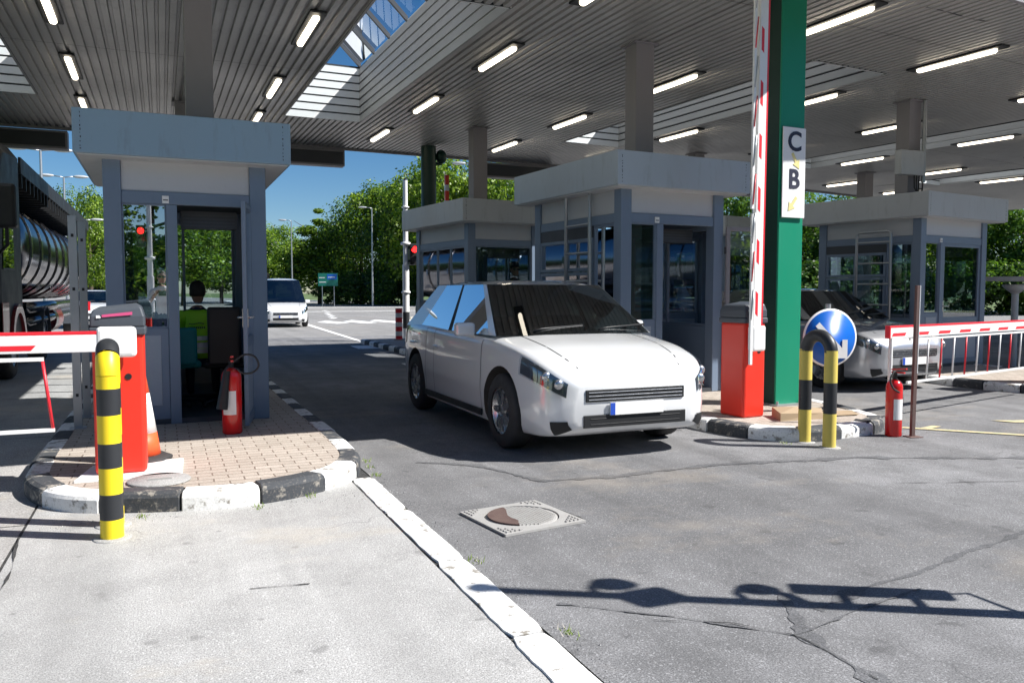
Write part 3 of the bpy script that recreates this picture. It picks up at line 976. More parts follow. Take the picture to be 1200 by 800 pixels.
b4 = booth('shaded control booth on the right island behind the lowered barrier fence, door shut', (11.66,9.8,Z0), R(9), W=2.06, D=2.0, frontmode='door_closed', fm='fascia_warm')
b5 = booth('far control booth hidden behind the middle booth door and green column', (11.35,14.6,Z0), R(9), W=1.5, D=2.0, frontmode='window', sidewin='panes', fm='fascia_warm')

# papers in the windows of the guard's booth and clutter in others
for i, (bo, x, y, z, lab) in enumerate(((b3,.10,.7,1.2,'white paper sheets hanging inside the side window of the guard booth'),
                          (b2,.10,1.1,1.5,'paper notices inside the sliding windows of the middle booth'))):
    s = mb('paper')
    for k in range(4): s.box(x,x+.004,y+k*.22,y+k*.22+.15,z+.1*(k%2),z+.1*(k%2)+.28)
    o = s.build('paper_notices'); o.location = bo.location; o.rotation_euler = bo.rotation_euler
    tag(o, lab, 'papers')

# tubular ladder frames on the lane side
def ladder_frame(label, x, y0, y1, rz, z1=2.72):
    r = root('service_ladder', label, 'ladder', (x,y0,Z0), rz, 'tube ladders on the booths')
    L = y1-y0; z1 -= Z0
    s = mb('galv'); s.tube([(0,0,0),(0,0,z1-.06),(0,.02,z1-.015),(0,.06,z1),(0,L-.06,z1),(0,L-.02,z1-.015),(0,L,z1-.06),(0,L,0)], .024, 10); s.build('rails', r)
    for k in range(6):
        z = .35+k*.36
        mb('galv').cyl((0,.02,z),(0,L-.02,z),.015,n=8).build('rung', r)
ladder_frame('bent steel tube ladder on the lane side of the middle booth', 4.99, 9.1, 9.68, R(4))
ladder_frame('bent steel tube ladder on the lane side of the right booth', 11.42, 10.2, 10.85, R(9), 2.45)

# ------------------------------------------------------------------ barriers
def rcyl_box(m, x0, x1, y0, y1, z0, z1): m.box(x0,x1,y0,y1,z0,z1)
def cabinet(label, loc, rz=0, W=.33, D=.34, H=.98):
    r = root('lift_barrier', label, 'barrier', loc, rz, 'lift barriers')
    s = mb('red_orange'); s.box(-W/2,W/2,-D/2,D/2,.0,H); s.build('housing', r, bevel=.03, seg=3)
    s = mb('cap_grey')
    c0 = [(-W/2-.012,-D/2-.012),(W/2+.012,-D/2-.012),(W/2+.012,D/2+.012),(-W/2-.012,D/2+.012)]
    def rr(dx, dy, z, zr=0):
        return [(-W/2-dx,-D/2-dy,z),(W/2+dx,-D/2-dy,z+zr),(W/2+dx,D/2+dy,z+zr),(-W/2-dx,D/2+dy,z)]
    s.rings([rr(.014,.014,H-.01), rr(.014,.014,H+.045)])
    s.rings([rr(.008,.008,H+.046), rr(.006,.006,H+.12), rr(-.012,-.012,H+.165,.02), rr(-.05,-.06,H+.185,.025)])
    s.build('hood', r, bevel=.012, seg=3)
    s = mb('magenta'); s.add([(-W/2+.07,-D/2-.0135,H+.115),(W/2-.07,-D/2-.0135,H+.13),(W/2-.07,-D/2-.009,H+.152),(-W/2+.07,-D/2-.009,H+.132)], [(0,1,2,3)])
    s.mat('white_plastic').add([(-W/2+.035,-D/2-.014,H+.108),(-W/2+.065,-D/2-.014,H+.112),(-W/2+.055,-D/2-.010,H+.128),(-W/2+.035,-D/2-.010,H+.128)], [(0,1,2,3)])
    s.build('brand_stripe', r)
    s = mb('black'); s.cyl((W*.18,-D/2-.004,H-.30),(W*.18,-D/2+.01,H-.30),.022); s.build('key_lock', r)
    return r
def stripe_arm(m, L, tall, thick, off=0, dash=.34, gap=.34, y0=None):
    # arm along -x from origin, top edge red, dashes red
    m.mat('white_paint').box(-L,0,-thick/2,thick/2,-tall/2,tall/2-.018)
    m.mat('red_stripe').box(-L,0,-thick/2,thick/2,tall/2-.018,tall/2+.004)
    x = -off
    while x > -L+.05:
        a = min(dash, L+x-.02)
        z0, z1 = -tall/2+.018, -tall/2+.052
        for yy in (-thick/2-.0015, thick/2+.0015):
            v = [(x,yy,z1),(x-.03,yy,z0),(x-a,yy,z0),(x-a+.03,yy,z1)]
            if yy > 0: v = v[::-1]
            m.add(v, [(0,1,2,3)])
        x -= dash+gap
def skirt(m, x0, L, z_top, drop, step, cols=('white_paint','red_stripe'), slant=.06):
    m.mat('white_paint').box(x0-L,x0,-.012,.012,z_top-.026,z_top)
    m.box(x0-L+slant,x0+slant,-.012,.012,z_top-drop,z_top-drop+.024)
    n = int(L/step)
    for k in range(n+1):
        x = x0-.01-k*step
        m.mat(cols[1] if k % 2 == 0 else cols[0])
        m.tube([(x,0,z_top-.02),(x+slant,0,z_top-drop+.015)], .0105, 8)
    m.mat('white_paint')
def arm_part(c, arm_mb, loc, rz):
    """arm as a part of barrier c, placed at world loc / heading rz"""
    o = arm_mb.build('arm', c, bevel=.003)
    inv = Matrix.Rotation(-c.rotation_euler.z, 4, 'Z')
    o.location = inv @ (Vector(loc)-Vector(c.location)); o.rotation_euler = (0, 0, rz-c.rotation_euler.z)
    return o
# near left
c1 = cabinet('near left red lift barrier, its red and white arm lowered across the truck lane', (-.29,6.40,.137))
s = mb(); s.M = Matrix.Translation((-.08,0,0)); stripe_arm(s, 3.1, .135, .05, .36)
r = arm_part(c1, s, (-.33,6.14,1.07), 0)
s = mb('white_plastic'); s.box(-.09,.16,-.035,.05,-.11,.10); s.build('arm_clamp', r, bevel=.03, seg=3)
s = mb('steel'); s.cyl((.05,.05,0),(.05,.11,0),.03); s.build('pivot', r)
s = mb(); skirt(s, -.40, 2.7, -.095, .50, .36, slant=.05); s.build('skirt', r)
# middle raised
c2 = cabinet('red lift barrier left of the green column, its arm raised upright', (5.55,6.80,.12), R(4), W=.29, D=.36)
s = mb(); s.M = Matrix.Rotation(R(90.5), 4, 'Y') @ Matrix.Translation((-.05,0,0)); stripe_arm(s, 3.9, .12, .05, .18, .26, .26); s.M = Matrix()
r = arm_part(c2, s, (5.50,6.54,.93), R(4))
s = mb('white_plastic'); s.box(-.075,.105,-.04,.045,-.12,.14); s.build('arm_clamp', r, bevel=.025, seg=3)
s = mb('steel'); s.cyl((.02,.045,0),(.02,.09,0),.03); s.build('pivot', r)
s = mb('galv')
s.tube([(-.10,-.035,-.22),(-.105,-.035,1.3),(-.10,-.035,3.4)], .008, 8)
s.mat('white_paint').box(-.115,-.085,-.045,-.02,-.25,1.25)
s.box(-.125,-.095,-.045,-.02,1.3,3.5)
for k in range(9):
    z = .2+k*.38
    s.mat('red_stripe' if k%2 else 'galv').tube([(-.115,-.05,z),(-.085,-.05,z+.30)], .006, 6)
s.build('folded_skirt', r)
# right lowered barrier (cabinet outside the frame)
c3 = cabinet('right lift barrier with long hanging fence lowered in front of the silver car', (11.55,7.62,.12), R(9))
LR = 4.48
s = mb(); stripe_arm(s, LR, .125, .05, .15, .30, .20); s.mat('red_stripe').box(-LR-.012,-LR+.01,-.028,.028,-.066,.07)
r = arm_part(c3, s, (11.45,7.34,.98), R(13))
s = mb('white_plastic'); s.box(-.06,.14,-.035,.05,-.10,.10); s.build('arm_clamp', r, bevel=.025, seg=3)
s = mb(); skirt(s, -.3, LR-.75, -.075, .50, .30, slant=-.03); s.build('skirt', r)
s = mb('white_paint'); s.cyl((-LR+.06,0,-.06),(-LR+.06,0,-.975),.022); s.mat('black_tape').cyl((-LR+.06,0,-.58),(-LR+.06,0,-.60),.027)
s.build('rest_leg', r)

# ------------------------------------------------------------------ hoops
def hoop(label, loc, rz, span=.29, H=1.03, rad=.058, ymat='yellow', bands=None, blacktop=.16):
    r = root('hoop_bollard', label, 'bollard', loc, rz, 'yellow and black hoop bollards')
    R0 = span/2
    pts = [(0,0,0)]
    zs = H-R0
    for sx in (0, span):
        s = mb()
        for z0, z1, m_ in bands:
            s.mat(m_).cyl((0,sx,z0),(0,sx,z1),rad,n=24,cap=False)
        s.build('leg', r)
    arc = [(0, R0-R0*math.cos(math.pi*k/16), zs+R0*math.sin(math.pi*k/16)) for k in range(17)]
    s = mb('black_tape')
    if blacktop < .3: s.tube(arc, rad, 24, cap=False)
    else: s.tube(arc[4:13], rad, 24, cap=False).mat(ymat).tube(arc[:5], rad, 24, cap=False).tube(arc[12:], rad, 24, cap=False)
    s; s.build('bend', r)
    for sx in (0, span):
        s = mb('concrete'); s.lathe([(0,-.003),(rad+.05,-.003),(rad+.03,.006),(rad,.008),(0,.008)], 20, (0,sx,0)); s.build('footing', r)
    return r
h1b = [(0,.20,'yellow'),(.20,.40,'black_tape'),(.40,.60,'yellow'),(.60,.76,'black_tape'),(.76,.86,'yellow')]
h1b = [(0,.18,'yellow'),(.18,.37,'black_tape'),(.37,.565,'yellow'),(.565,.755,'black_tape'),(.755,.945,'yellow')]
hoop('black and yellow striped hoop bollard standing before the left barrier cabinet, seen end-on', (-.295,5.10,0), R(2.0), .29, 1.075, .062, bands=[(0,.115,'yellow'),(.115,.26,'black_tape'),(.26,.41,'yellow'),(.41,.55,'black_tape'),(.55,.71,'yellow'),(.71,.86,'black_tape'),(.86,.932,'yellow')], blacktop=.5)
hoop('faded yellow and black hoop bollard in front of the round blue arrow sign', (5.53,5.56,0), R(2), .30, 1.01, .058, 'yellow_faded', bands=[(0,.31,'yellow_faded'),(.31,.59,'black_tape'),(.59,.88,'yellow_faded')])

# blue round sign
r = root('direction_sign', 'round blue sign with white arrow pointing down right behind the hoop bollard', 'sign', (6.54,6.60,Z0-.04), R(-14))
s = mb()
for k, (z0, z1) in enumerate(((0,.12),(.12,.24),(.24,.36),(.36,.48),(.48,.60))):
    s.mat('red_stripe' if k % 2 else 'white_paint').cyl((.05,.06,z0),(.05,.06,z1),.055,n=20)
s.build('base_post', r)
s = mb('galv'); s.cyl((.0,.05,.55),(.0,.05,1.20),.03); s.build('pole', r)
s = mb('white_plastic'); s.lathe([(0,-.006),(.305,-.006),(.312,0),(.305,.008),(0,.008)], 48, (0,0,.84), 'y'); s.build('rim', r)
s = mb('sign_blue'); s.lathe([(0,-.0095),(.290,-.0095),(.290,-.0065),(0,-.0065)], 48, (0,0,.84), 'y'); s.build('face', r)
s = mb('white_plastic')
arrow(s, (.0,.828), R(-46), .44, .06, -.0125, .001)
P0 = (.168,.650)
for a, l_ in ((R(90),.20), (R(180),.19)):
    e = (P0[0]+math.cos(a)*(l_/2-.03), P0[1]+math.sin(a)*(l_/2-.03))
    arrow(s, e, a, l_, .06, -.0128-.0003*(a > 2), .001)
s.build('arrow', r)

# striped short bollards at island ends
def ringpost(label, loc, H=.86, rad=.095):
    r = root('striped_bollard', label, 'bollard', loc)
    s = mb(); n = 7
    for k in range(n): s.mat('red_stripe' if k % 2 == 0 else 'white_paint').cyl((0,0,H-H*(k+1)/n),(0,0,H-H*k/n),rad,n=20,cap=(k == 0))
    s.build('tube', r)
    s = mb('concrete'); s.lathe([(0,0),(rad+.05,0),(rad+.04,.03),(0,.03)], 20); s.build('foot', r)
    return r
ringpost('stout red and white ringed bollard at the far end of the middle island', (5.85,21.3,Z0))
r = root('warning_post', 'short yellow and black striped post beside the white signal pole', 'post', (6.72,23.6,0))
s = mb()
for k in range(6): s.mat('yellow' if k % 2 == 0 else 'black_tape').cyl((0,0,k*.14),(0,0,(k+1)*.14),.075,n=16)
s.build('tube', r)
s = mb('white_paint')
for k in range(4): s.box(.12,.34,-.02,.02,.18+k*.14,.26+k*.14)
s.build('marker_boards', r)

# signal poles
def signal_pole(label, loc, rz, H=4.1, heads=((2.35,1),), extra=True, foot='white_paint'):
    r = root('signal_pole', label, 'signal pole', loc, rz, 'traffic signal poles')
    s = mb('white_paint'); s.cyl((0,0,0),(0,0,H*.48),.095,n=20); s.cyl((0,0,H*.48),(0,0,H),.075,.065,n=20)
    s.lathe([(.09,0),(.13,.01),(.13,.06),(.09,.07)], 20, (0,0,H*.30)); s.lathe([(.08,0),(.14,.01),(.14,.08),(.08,.09)], 20, (0,0,H*.60)); s.lathe([(.07,0),(.11,.01),(.11,.04),(.07,.05)], 20, (0,0,H*.83))
    s.mat('black_tape').cyl((0,0,.38),(0,0,.85),.098,n=20); s.cyl((0,0,H),(0,0,H+.06),.05,n=16)
    s.build('pole', r)
    for z, red in heads:
        h = mb('black'); h.box(.10,.34,-.14,.05,z-.30,z+.30)
        h.box(.06,.12,-.05,.0,z-.22,z-.16); h.box(.06,.12,-.05,.0,z+.16,z+.22)
        for k in (.14,-.14):
            rr = [[(.22+.095*math.cos(t), -.14, z+k+.095*math.sin(t)) for t in [math.pi*q/8 for q in range(9)]],
                  [(.22+.095*math.cos(t), -.28, z+k+.095*math.sin(t)) for t in [math.pi*q/8 for q in range(9)]]]
            h.rings(rr, close=False, cap=False)
        o = h.build('signal_head', r, bevel=.01)
        l = mb('red_lamp'); l.cyl((.22,-.147,z+.14),(.22,-.141,z+.14),.085,n=20); l.build('red_lens', o)
        l = mb('cap_grey'); l.cyl((.22,-.147,z-.14),(.22,-.141,z-.14),.085,n=20); l.build('dark_lens', o)
    return r
signal_pole('white signal pole with a red light at the far end of the middle island', (6.45,22.7,0), 0, 4.6, heads=((2.5,1),))
# the poles behind the photographer whose shadow and reflections the photo shows
def near_pole():
    r = root('signal_pole', 'slim signal pole with cameras whose long shadow crosses the lane in the foreground', 'signal pole', (4.55,1.62,0), 0, 'traffic signal poles')
    s = mb('white_paint'); s.cyl((0,0,0),(0,0,3.72),.05,.042,n=16); s.ball((0,0,3.72),.06,.06,.05); s.cyl((0,0,0),(0,0,.02),.14,n=16); s.build('pole', r)
    d = Vector((.509,.861,0))
    def dome(z, off, rr, nm):
        m = mb('white_plastic'); p = d*off
        m.tube([(0,0,z+.06),(p.x*.6,p.y*.6,z+.10),(p.x,p.y,z+.08)], .018, 8)
        m.ball((p.x,p.y,z),rr,rr,rr*.9); m.mat('black').ball((p.x,p.y,z-rr*.5),rr*.75,rr*.75,rr*.7); m.build(nm, r)
    dome(3.10, .15, .085, 'dome_camera')
    m = mb('cap_grey'); m.M = Matrix.Translation((0,0,2.93)) @ Matrix.Rotation(R(25),4,'X'); m.box(-.09,.09,-.1,.1,-.11,.07); m.build('sensor', r, bevel=.03)
    dome(2.42, .17, .075, 'dome_camera')
    m = mb('cap_grey'); m.tube([(0,0,2.22),(d.x*.12,d.y*.12,2.30),(d.x*.15,d.y*.15,2.42)], .03, 8); m.build('camera_bracket', r)
    m = mb('black'); m.M = Matrix.Rotation(math.atan2(d.y,d.x),4,'Z')
    m.box(.13,.27,-.1,.1,1.62,2.18); m.box(0,.14,-.02,.02,1.70,1.74); m.box(0,.14,-.02,.02,2.02,2.06)
    h = m.build('signal_head', r, bevel=.03)
    m = mb('rubber'); m.tube([(d.x*.2,d.y*.2,1.62),(d.x*.24,d.y*.24,1.45),(d.x*.08,d.y*.08,1.36),(0,0,1.3)], .012, 6); m.build('cable', r)
near_pole()
signal_pole('white signal pole with red light mirrored in the middle booth front window', (12.9,1.8,0), R(180), 3.9, heads=((2.5,1),))
signal_pole('white signal pole with red light reflected in the left booth window', (-.3,-8.2,0), R(180), 3.9, heads=((3.0,1),))

# ------------------------------------------------------------------ cone, extinguishers, posts, small stuff
r = root('traffic_cone', 'orange traffic cone with white band behind the left barrier cabinet', 'cone', (-.19,6.76,Z0), 0)
s = mb(); 
prof = [(.155,.045),(.128,.22),(.128,.22),(.088,.47),(.088,.47),(.035,.80),(.03,.81)]
s.mat('cone_orange').lathe([(.155,.04),(.128,.22)], 28); s.mat('white_plastic').lathe([(.128,.22),(.082,.52)], 28); s.mat('cone_orange').lathe([(.082,.52),(.035,.80),(.02,.81)], 28)
s.build('cone_body', r)
s = mb('rubber'); s.lathe([(0,0),(.235,0),(.24,.03),(.2,.045),(.16,.05),(0,.05)], 8); s.build('base', r, bevel=.01)

def extinguisher(name_label, loc, rz, H=.50, rad=.082, horn=True):
    r = root('fire_extinguisher', name_label, 'fire extinguisher', loc, rz, 'fire extinguishers')
    s = mb('extinguisher'); s.lathe([(0,0),(rad*.9,0),(rad,.015),(rad,H*.86),(rad*.93,H*.92),(rad*.7,H*.97),(rad*.3,H),(0,H)], 28); s.build('cylinder', r)
    s = mb('black'); s.cyl((0,0,H),(0,0,H+.06),.022); s.mat('extinguisher').box(-.012,.012,-.10,.03,H+.06,H+.075)
    s.add([(-.012,-.12,H+.10),(.012,-.12,H+.10),(.012,.03,H+.085),(-.012,.03,H+.085),(-.012,-.12,H+.115),(.012,-.12,H+.115),(.012,.03,H+.10),(-.012,.03,H+.10)],
          [(0,3,2,1),(4,5,6,7),(0,1,5,4),(1,2,6,5),(2,3,7,6),(3,0,4,7)])
    s.build('valve', r)
    s = mb('white_plastic')
    rs = []
    for z in (H*.30, H*.66):
        rs.append([(math.cos(R(a))*(rad+.0012), math.sin(R(a))*(rad+.0012), z) for a in range(-150, -69, 10)])
    s.rings(rs, close=False, cap=False); s.build('paper_label', r)
    return r
e1 = extinguisher('red fire extinguisher with black horn and looped hose beside the open booth door', (.56,7.76,Z0), 0, .60, .088)
s = mb('rubber'); s.hose([(.0,-.02,.64),(.05,-.03,.68),(.12,-.04,.72),(.20,-.05,.70),(.235,-.05,.62),(.19,-.05,.56),(.1,-.05,.55),(.04,-.05,.60)], .009, 8)
s.tube([(0,-.02,.64),(-.05,-.08,.60),(-.08,-.10,.52)], .010, 8); s.build('hose', e1)
s = mb('black'); s.cyl((-.045,-.10,.58),(-.095,-.12,.24),.030,.050,n=18); s.build('horn', e1)
e2 = extinguisher('red fire extinguisher standing on the asphalt left of the thin rusty post', (6.55,5.76,0), R(10), .56, .078)
s = mb('rubber'); s.hose([(0,-.02,.60),(-.06,-.03,.64),(-.12,-.03,.56),(-.10,-.05,.48),(-.06,-.09,.44)], .009, 8); s.build('hose', e2)
s = mb('hivis_band')
rs = [[(math.cos(R(a))*.0805, math.sin(R(a))*.0805, z) for a in range(-60, -9, 10)] for z in (.22,.30)]; s.rings(rs, close=False, cap=False)
s.mat('cone_orange'); rs = [[(math.cos(R(a))*.0805, math.sin(R(a))*.0805, z) for a in range(-60, -9, 10)] for z in (.32,.40)]; s.rings(rs, close=False, cap=False); s.build('sticker', e2)

s = mb('rusty_post'); s.box(-.02,.02,-.004,.004,0,1.47); s.box(-.02,-.012,-.0,.03,0,1.47)
s.mat('white_paint').box(.012,.021,-.006,.03,.62,1.47); s.mat('rusty_post').box(-.07,.07,-.06,.06,0,.008)
o = s.build('thin_post', bevel=.002); o.location = (6.68,5.64,0); o.rotation_euler = (0,R(.6),R(-10))
tag(o, 'thin rusty steel angle post standing right of the fire extinguisher', 'post')
s = mb('rubber'); s.cyl((0,0,.07),(-.05,.13,.07),.07,n=20,cap=False); s.cyl((0,0,.07),(-.05,.13,.07),.055,n=20); o = s.build('pipe_stub'); o.location = (6.42,5.93,0)
tag(o, 'short black pipe stub lying at the kerb beside the red extinguisher', 'pipe')
# flattened cardboard behind kerb hoop
s = mb('carton'); s.add([(-.45,-.16,0),(.15,-.22,0),(.38,.05,0),(-.25,.22,0),(-.45,-.16,.13),(.15,-.2,.10),(.38,.05,.12),(-.25,.22,.16),(-.1,0,.19)],
    [(0,3,2,1),(0,1,5,4),(1,2,6,5),(2,3,7,6),(3,0,4,7),(4,5,8),(5,6,8),(6,7,8),(7,4,8)])
s.add([(.10,-.1,.02),(.75,-.18,.015),(.95,.12,.015),(.25,.2,.02),(.10,-.1,.028),(.75,-.18,.023),(.95,.12,.023),(.25,.2,.028)], [(0,3,2,1),(4,5,6,7),(0,1,5,4),(1,2,6,5),(2,3,7,6),(3,0,4,7)])
o = s.build('cardboard_box'); o.scale = (.85,.85,.6); o.location = (6.02,6.45,Z0); tag(o, 'crumpled brown cardboard lying on the middle island at the green column', 'cardboard')

# galvanised posts left of near booth
for k, (x, y) in enumerate(((-.76,8.62),(-.74,9.35))):
    s = mb('galv'); s.box(-.035,.035,-.004,.004,0,2.0); s.box(-.035,-.028,.004,.05,0,2.0); s.box(.028,.035,.004,.05,0,2.0)
    for z in (.3,.8,1.3,1.8): s.mat('black').box(-.012,.012,-.0055,-.004,z,z+.03)
    s.mat('galv').box(-.07,.07,-.06,.07,0,.01)
    o = s.build('steel_post'); o.location = (x,y,Z0)
    tag(o, ('galvanised channel post left of the near booth, the closer of the pair', 'galvanised channel post left of the near booth, the one behind')[k], 'post', 'steel channel posts')

# T-shaped stand at right, dark column and pipe at rear, red pole
r = root('card_reader_stand', 'pale T-shaped stand with a flat ribbed top at the right edge', 'stand', (14.9,10.4,0), R(15))
s = mb('fascia_warm'); s.cyl((0,0,0),(0,0,1.5),.06); s.lathe([(.06,0),(.22,.14),(.22,.18),(.06,.18)], 20, (0,0,1.38)); s.build('stem', r)
s = mb('fascia_warm'); s.box(-.6,.75,-.35,.35,1.62,1.67)
for k in range(9): s.box(-.6+k*.15,-.56+k*.15,-.36,.36,1.672,1.70)
s.build('tray', r)
s = mb('green_dark'); s.cyl((0,0,0),(0,0,ZC-.03),.17,n=20); s.ball((.3,0,ZC-.25),.13,.13,.16); s.tube([(.12,0,ZC-.4),(.3,0,ZC-.42),(.3,0,ZC-.3)], .03, 8)
o = s.build('drain_column'); o.location = (5.62,17.84,0); tag(o, 'dark green round column under the rear canopy edge behind the guard booth', 'column')
s = mb('red_paint'); s.box(-.05,.05,-.04,.04,0,4.4); s.mat('white_paint'); 
for k in range(3): s.box(-.051,.051,-.041,.041,3.2+k*.4,3.35+k*.4)
o = s.build('striped_pole'); o.location = (6.75,19.9,0); tag(o, 'thin red pole rising behind the guard booth roof', 'pole')
# rounded dark bin behind the booth
r = root('waste_bin', 'dark rounded waste bin at the rear corner of the guard booth', 'bin', (6.0,19.3,Z0))
s = mb('cap_grey'); s.lathe([(0,0),(.22,0),(.26,.1),(.27,.9),(.24,1.12),(.15,1.28),(0,1.34)], 24); s.build('drum', r)
s = mb('black'); s.box(-.1,.1,-.285,-.2,1.0,1.08); s.build('slot', r)

# ------------------------------------------------------------------ wheels and vehicles
def wheel(parent, x, y, rad, w, side, rim='steel', nm='wheel'):
    t = mb('rubber')
    p = [(rad*.62,-w/2),(rad*.9,-w/2),(rad*.985,-w*.38),(rad,-w*.2),(rad,w*.2),(rad*.985,w*.38),(rad*.9,w/2),(rad*.62,w/2)]
    t.smooth = True
    rs = [[(x+z, y+r_*math.cos(2*math.pi*j/32), rad+r_*math.sin(2*math.pi*j/32)) for j in range(32)] for r_, z in p]
    t.rings(rs, cap=False); o = t.build(nm, parent)
    h = mb(rim); xo = x+side*w*.42
    h.lathe([(rad*.62, -side*w*.1),(rad*.64, side*.01),(rad*.58, side*.005),(rad*.55,-side*.05),(rad*.2,-side*.02),(.03,side*.0)], 28, (xo,y,rad), 'x')
    for k in range(7):
        a = 2*math.pi*k/7; c, s_ = math.cos(a), math.sin(a)
        h.add([(xo+side*.004, y+c*rad*.15-s_*rad*.09, rad+s_*rad*.15+c*rad*.09),(xo+side*.004, y+c*rad*.15+s_*rad*.09, rad+s_*rad*.15-c*rad*.09),
               (xo+side*.0, y+c*rad*.58+s_*rad*.06, rad+s_*rad*.58-c*rad*.06),(xo+side*.0, y+c*rad*.58-s_*rad*.06, rad+s_*rad*.58+c*rad*.06)], [(0,1,2,3)])
    h.mat('black').lathe([(rad*.54,-side*.055),(.0,-side*.055)], 20, (xo,y,rad), 'x')
    h.build('rim', o)
    return o
def interp(tab, y):
    if y <= tab[0][0]: return tab[0][1:]
    for i in range(len(tab)-1):
        if y <= tab[i+1][0]:
            t = (y-tab[i][0])/(tab[i+1][0]-tab[i][0]); t2 = t
            return tuple(a+(b-a)*t2 for a, b in zip(tab[i][1:], tab[i+1][1:]))
    return tab[-1][1:]
def car(label, loc, rz, paintm='car_white', L=4.35, hw=.90, zr=1.46, cowl=1.12, wtop0=1.85, rooflen=1.35, tailz=1.02, van=False, plate=True):
    r = root('parked_car' if False else 'passenger_car', label, 'car', loc, rz, 'cars in the lanes')
    # half width, z bottom, z shoulder, z top centre
    tab = [(0,.56,.30,.60,.645),(.03,.66,.25,.66,.71),(.10,.765,.21,.73,.79),(.25,.835,.19,.80,.865),(.55,hw-.02,.18,.875,.945),(cowl,hw,.18,.945,1.02),
           (1.8,hw,.18,.96,1.03),(L-1.2,hw,.18,1.0,1.05),(L-.5,hw-.025,.20,1.0,tailz),(L-.15,hw-.07,.24,.95,tailz-.04),(L-.02,hw-.14,.30,.86,.92),(L,hw-.22,.34,.78,.84)]
    def prof0(y):
        w, zb, zs, zt = interp(tab, y)
        zm = zb+(zs-zb)*.40
        return [(0,zb),(w*.80,zb),(w*.955,zb+.035),(w*.992,zm-.06),(w,zm+.06),(w*.985,zs-.10),(w*.965,zs-.01),(w*.90,zs+(zt-zs)*.50),(w*.72,zt-.018),(w*.40,zt-.002),(0,zt)]
    def prof(y):
        e = min(.16, .02+.35*y, .02+.35*(L-y))
        K = [(prof0(min(L,max(0,y+e*q/3))), math.exp(-(q/2)**2)) for q in range(-4,5)]; tw = sum(k[1] for k in K)
        P = [(sum(k[0][i][0]*k[1] for k in K)/tw, sum(k[0][i][1]*k[1] for k in K)/tw) for i in range(len(K[0][0]))]
        out = []
        for i in range(len(P)-1):
            p0,p1,p2,p3 = P[max(0,i-1)],P[i],P[i+1],P[min(len(P)-1,i+2)]
            for k in range(3):
                t = k/3
                out.append(tuple(.5*((2*p1[q])+(p2[q]-p0[q])*t+(2*p0[q]-5*p1[q]+4*p2[q]-p3[q])*t*t+(3*p1[q]-p0[q]-3*p2[q]+p3[q])*t**3) for q in (0,1)))
        out.append(P[-1]); out[0] = (0, out[0][1])
        return out
    ys = [0,.012,.03,.06,.10,.15,.2,.26,.33,.4,.48,.55,.65,.75,.86,.97,cowl,1.3,1.5,1.8,2.2,2.6,L-1.2,L-.9,L-.7,L-.5,L-.4,L-.3,L-.2,L-.12,L-.06,L-.02,L]
    ys = sorted(set(ys))
    s = mb(paintm); s.smooth = True
    rs = []
    for y in ys:
        h = prof(y); rs.append([(x,y,z) for x,z in h]+[(-x,y,z) for x,z in h[::-1][1:-1]])
    s.rings(rs)
    body = s.build('body', r)
    bb = bmesh.new(); bb.from_mesh(body.data); bmesh.ops.recalc_face_normals(bb, faces=bb.faces); bb.to_mesh(body.data); bb.free()
    rad = .34
    wys = (.86, L-.82)
    cut = mb('black')
    for y in wys:
        for sx in (-1,1): cut.cyl((sx*(hw-.30),y,rad+.01),(sx*(hw+.2),y,rad+.01),rad+.055,n=36)
    co = cut.build('cutter', r)
    bb = bmesh.new(); bb.from_mesh(co.data); bmesh.ops.remove_doubles(bb, verts=bb.verts, dist=1e-4); bmesh.ops.recalc_face_normals(bb, faces=bb.faces); bb.to_mesh(co.data); bb.free()
    md = body.modifiers.new('b','BOOLEAN'); md.operation='DIFFERENCE'; md.object = co; md.solver='EXACT'
    try: md.material_mode = 'TRANSFER'
    except Exception: pass
    bpy.context.view_layer.update()
    src = bpy.data.objects.new('normal_source', body.data.copy()); COL.objects.link(src); src.location = body.location
    src.parent = r
    me = bpy.data.meshes.new_from_object(body.evaluated_get(bpy.context.evaluated_depsgraph_get()))
    body.modifiers.clear(); body.data = me; bpy.data.objects.remove(co)
    for p in me.polygons: p.use_smooth = True
    dt = body.modifiers.new('n', 'DATA_TRANSFER'); dt.object = src; dt.use_loop_data = True
    dt.data_types_loops = {'CUSTOM_NORMAL'}; dt.loop_mapping = 'POLYINTERP_NEAREST'
    bpy.context.view_layer.update()
    me = bpy.data.meshes.new_from_object(body.evaluated_get(bpy.context.evaluated_depsgraph_get()))
    body.modifiers.clear(); body.data = me; bpy.data.objects.remove(src)
    for y in wys:
        for sx in (-1,1): wheel(r, sx*(hw-.115), y, rad, .21, sx)
    # greenhouse
    y0, y1 = cowl-.04, wtop0; y3 = L-(.30 if not van else .06); y2 = y3-(.75 if not van else .28)
    zb = 1.0
    def gh(t, v):   # t along 0..3 segments, v 0..1 up side
        pass
    wb, wt = hw*.93, hw*.70
    Bq = [(y0+.06,.93),(y1+.1,.95),(y2-.1,.97),(y3,tailz-.02)]
    def ring(k):    # k in 0..1 height fraction from belt to roof
        z = zb+(zr-zb)*k
        yf = y0+(y1-y0)*k**1.0; yb = y3+(y2-y3)*k**.8
        w = wb+(wt-wb)*k**1.15
        return yf, yb, w, z
    A = mb(paintm)      # pillars + roof
    levels = [0,.12,.5,.88,.96,1.0]
    # roof
    roof = mb(paintm); roof.smooth = True
    nx, ny = 8, 10
    yf, yb, w, z = ring(.93); vs = []
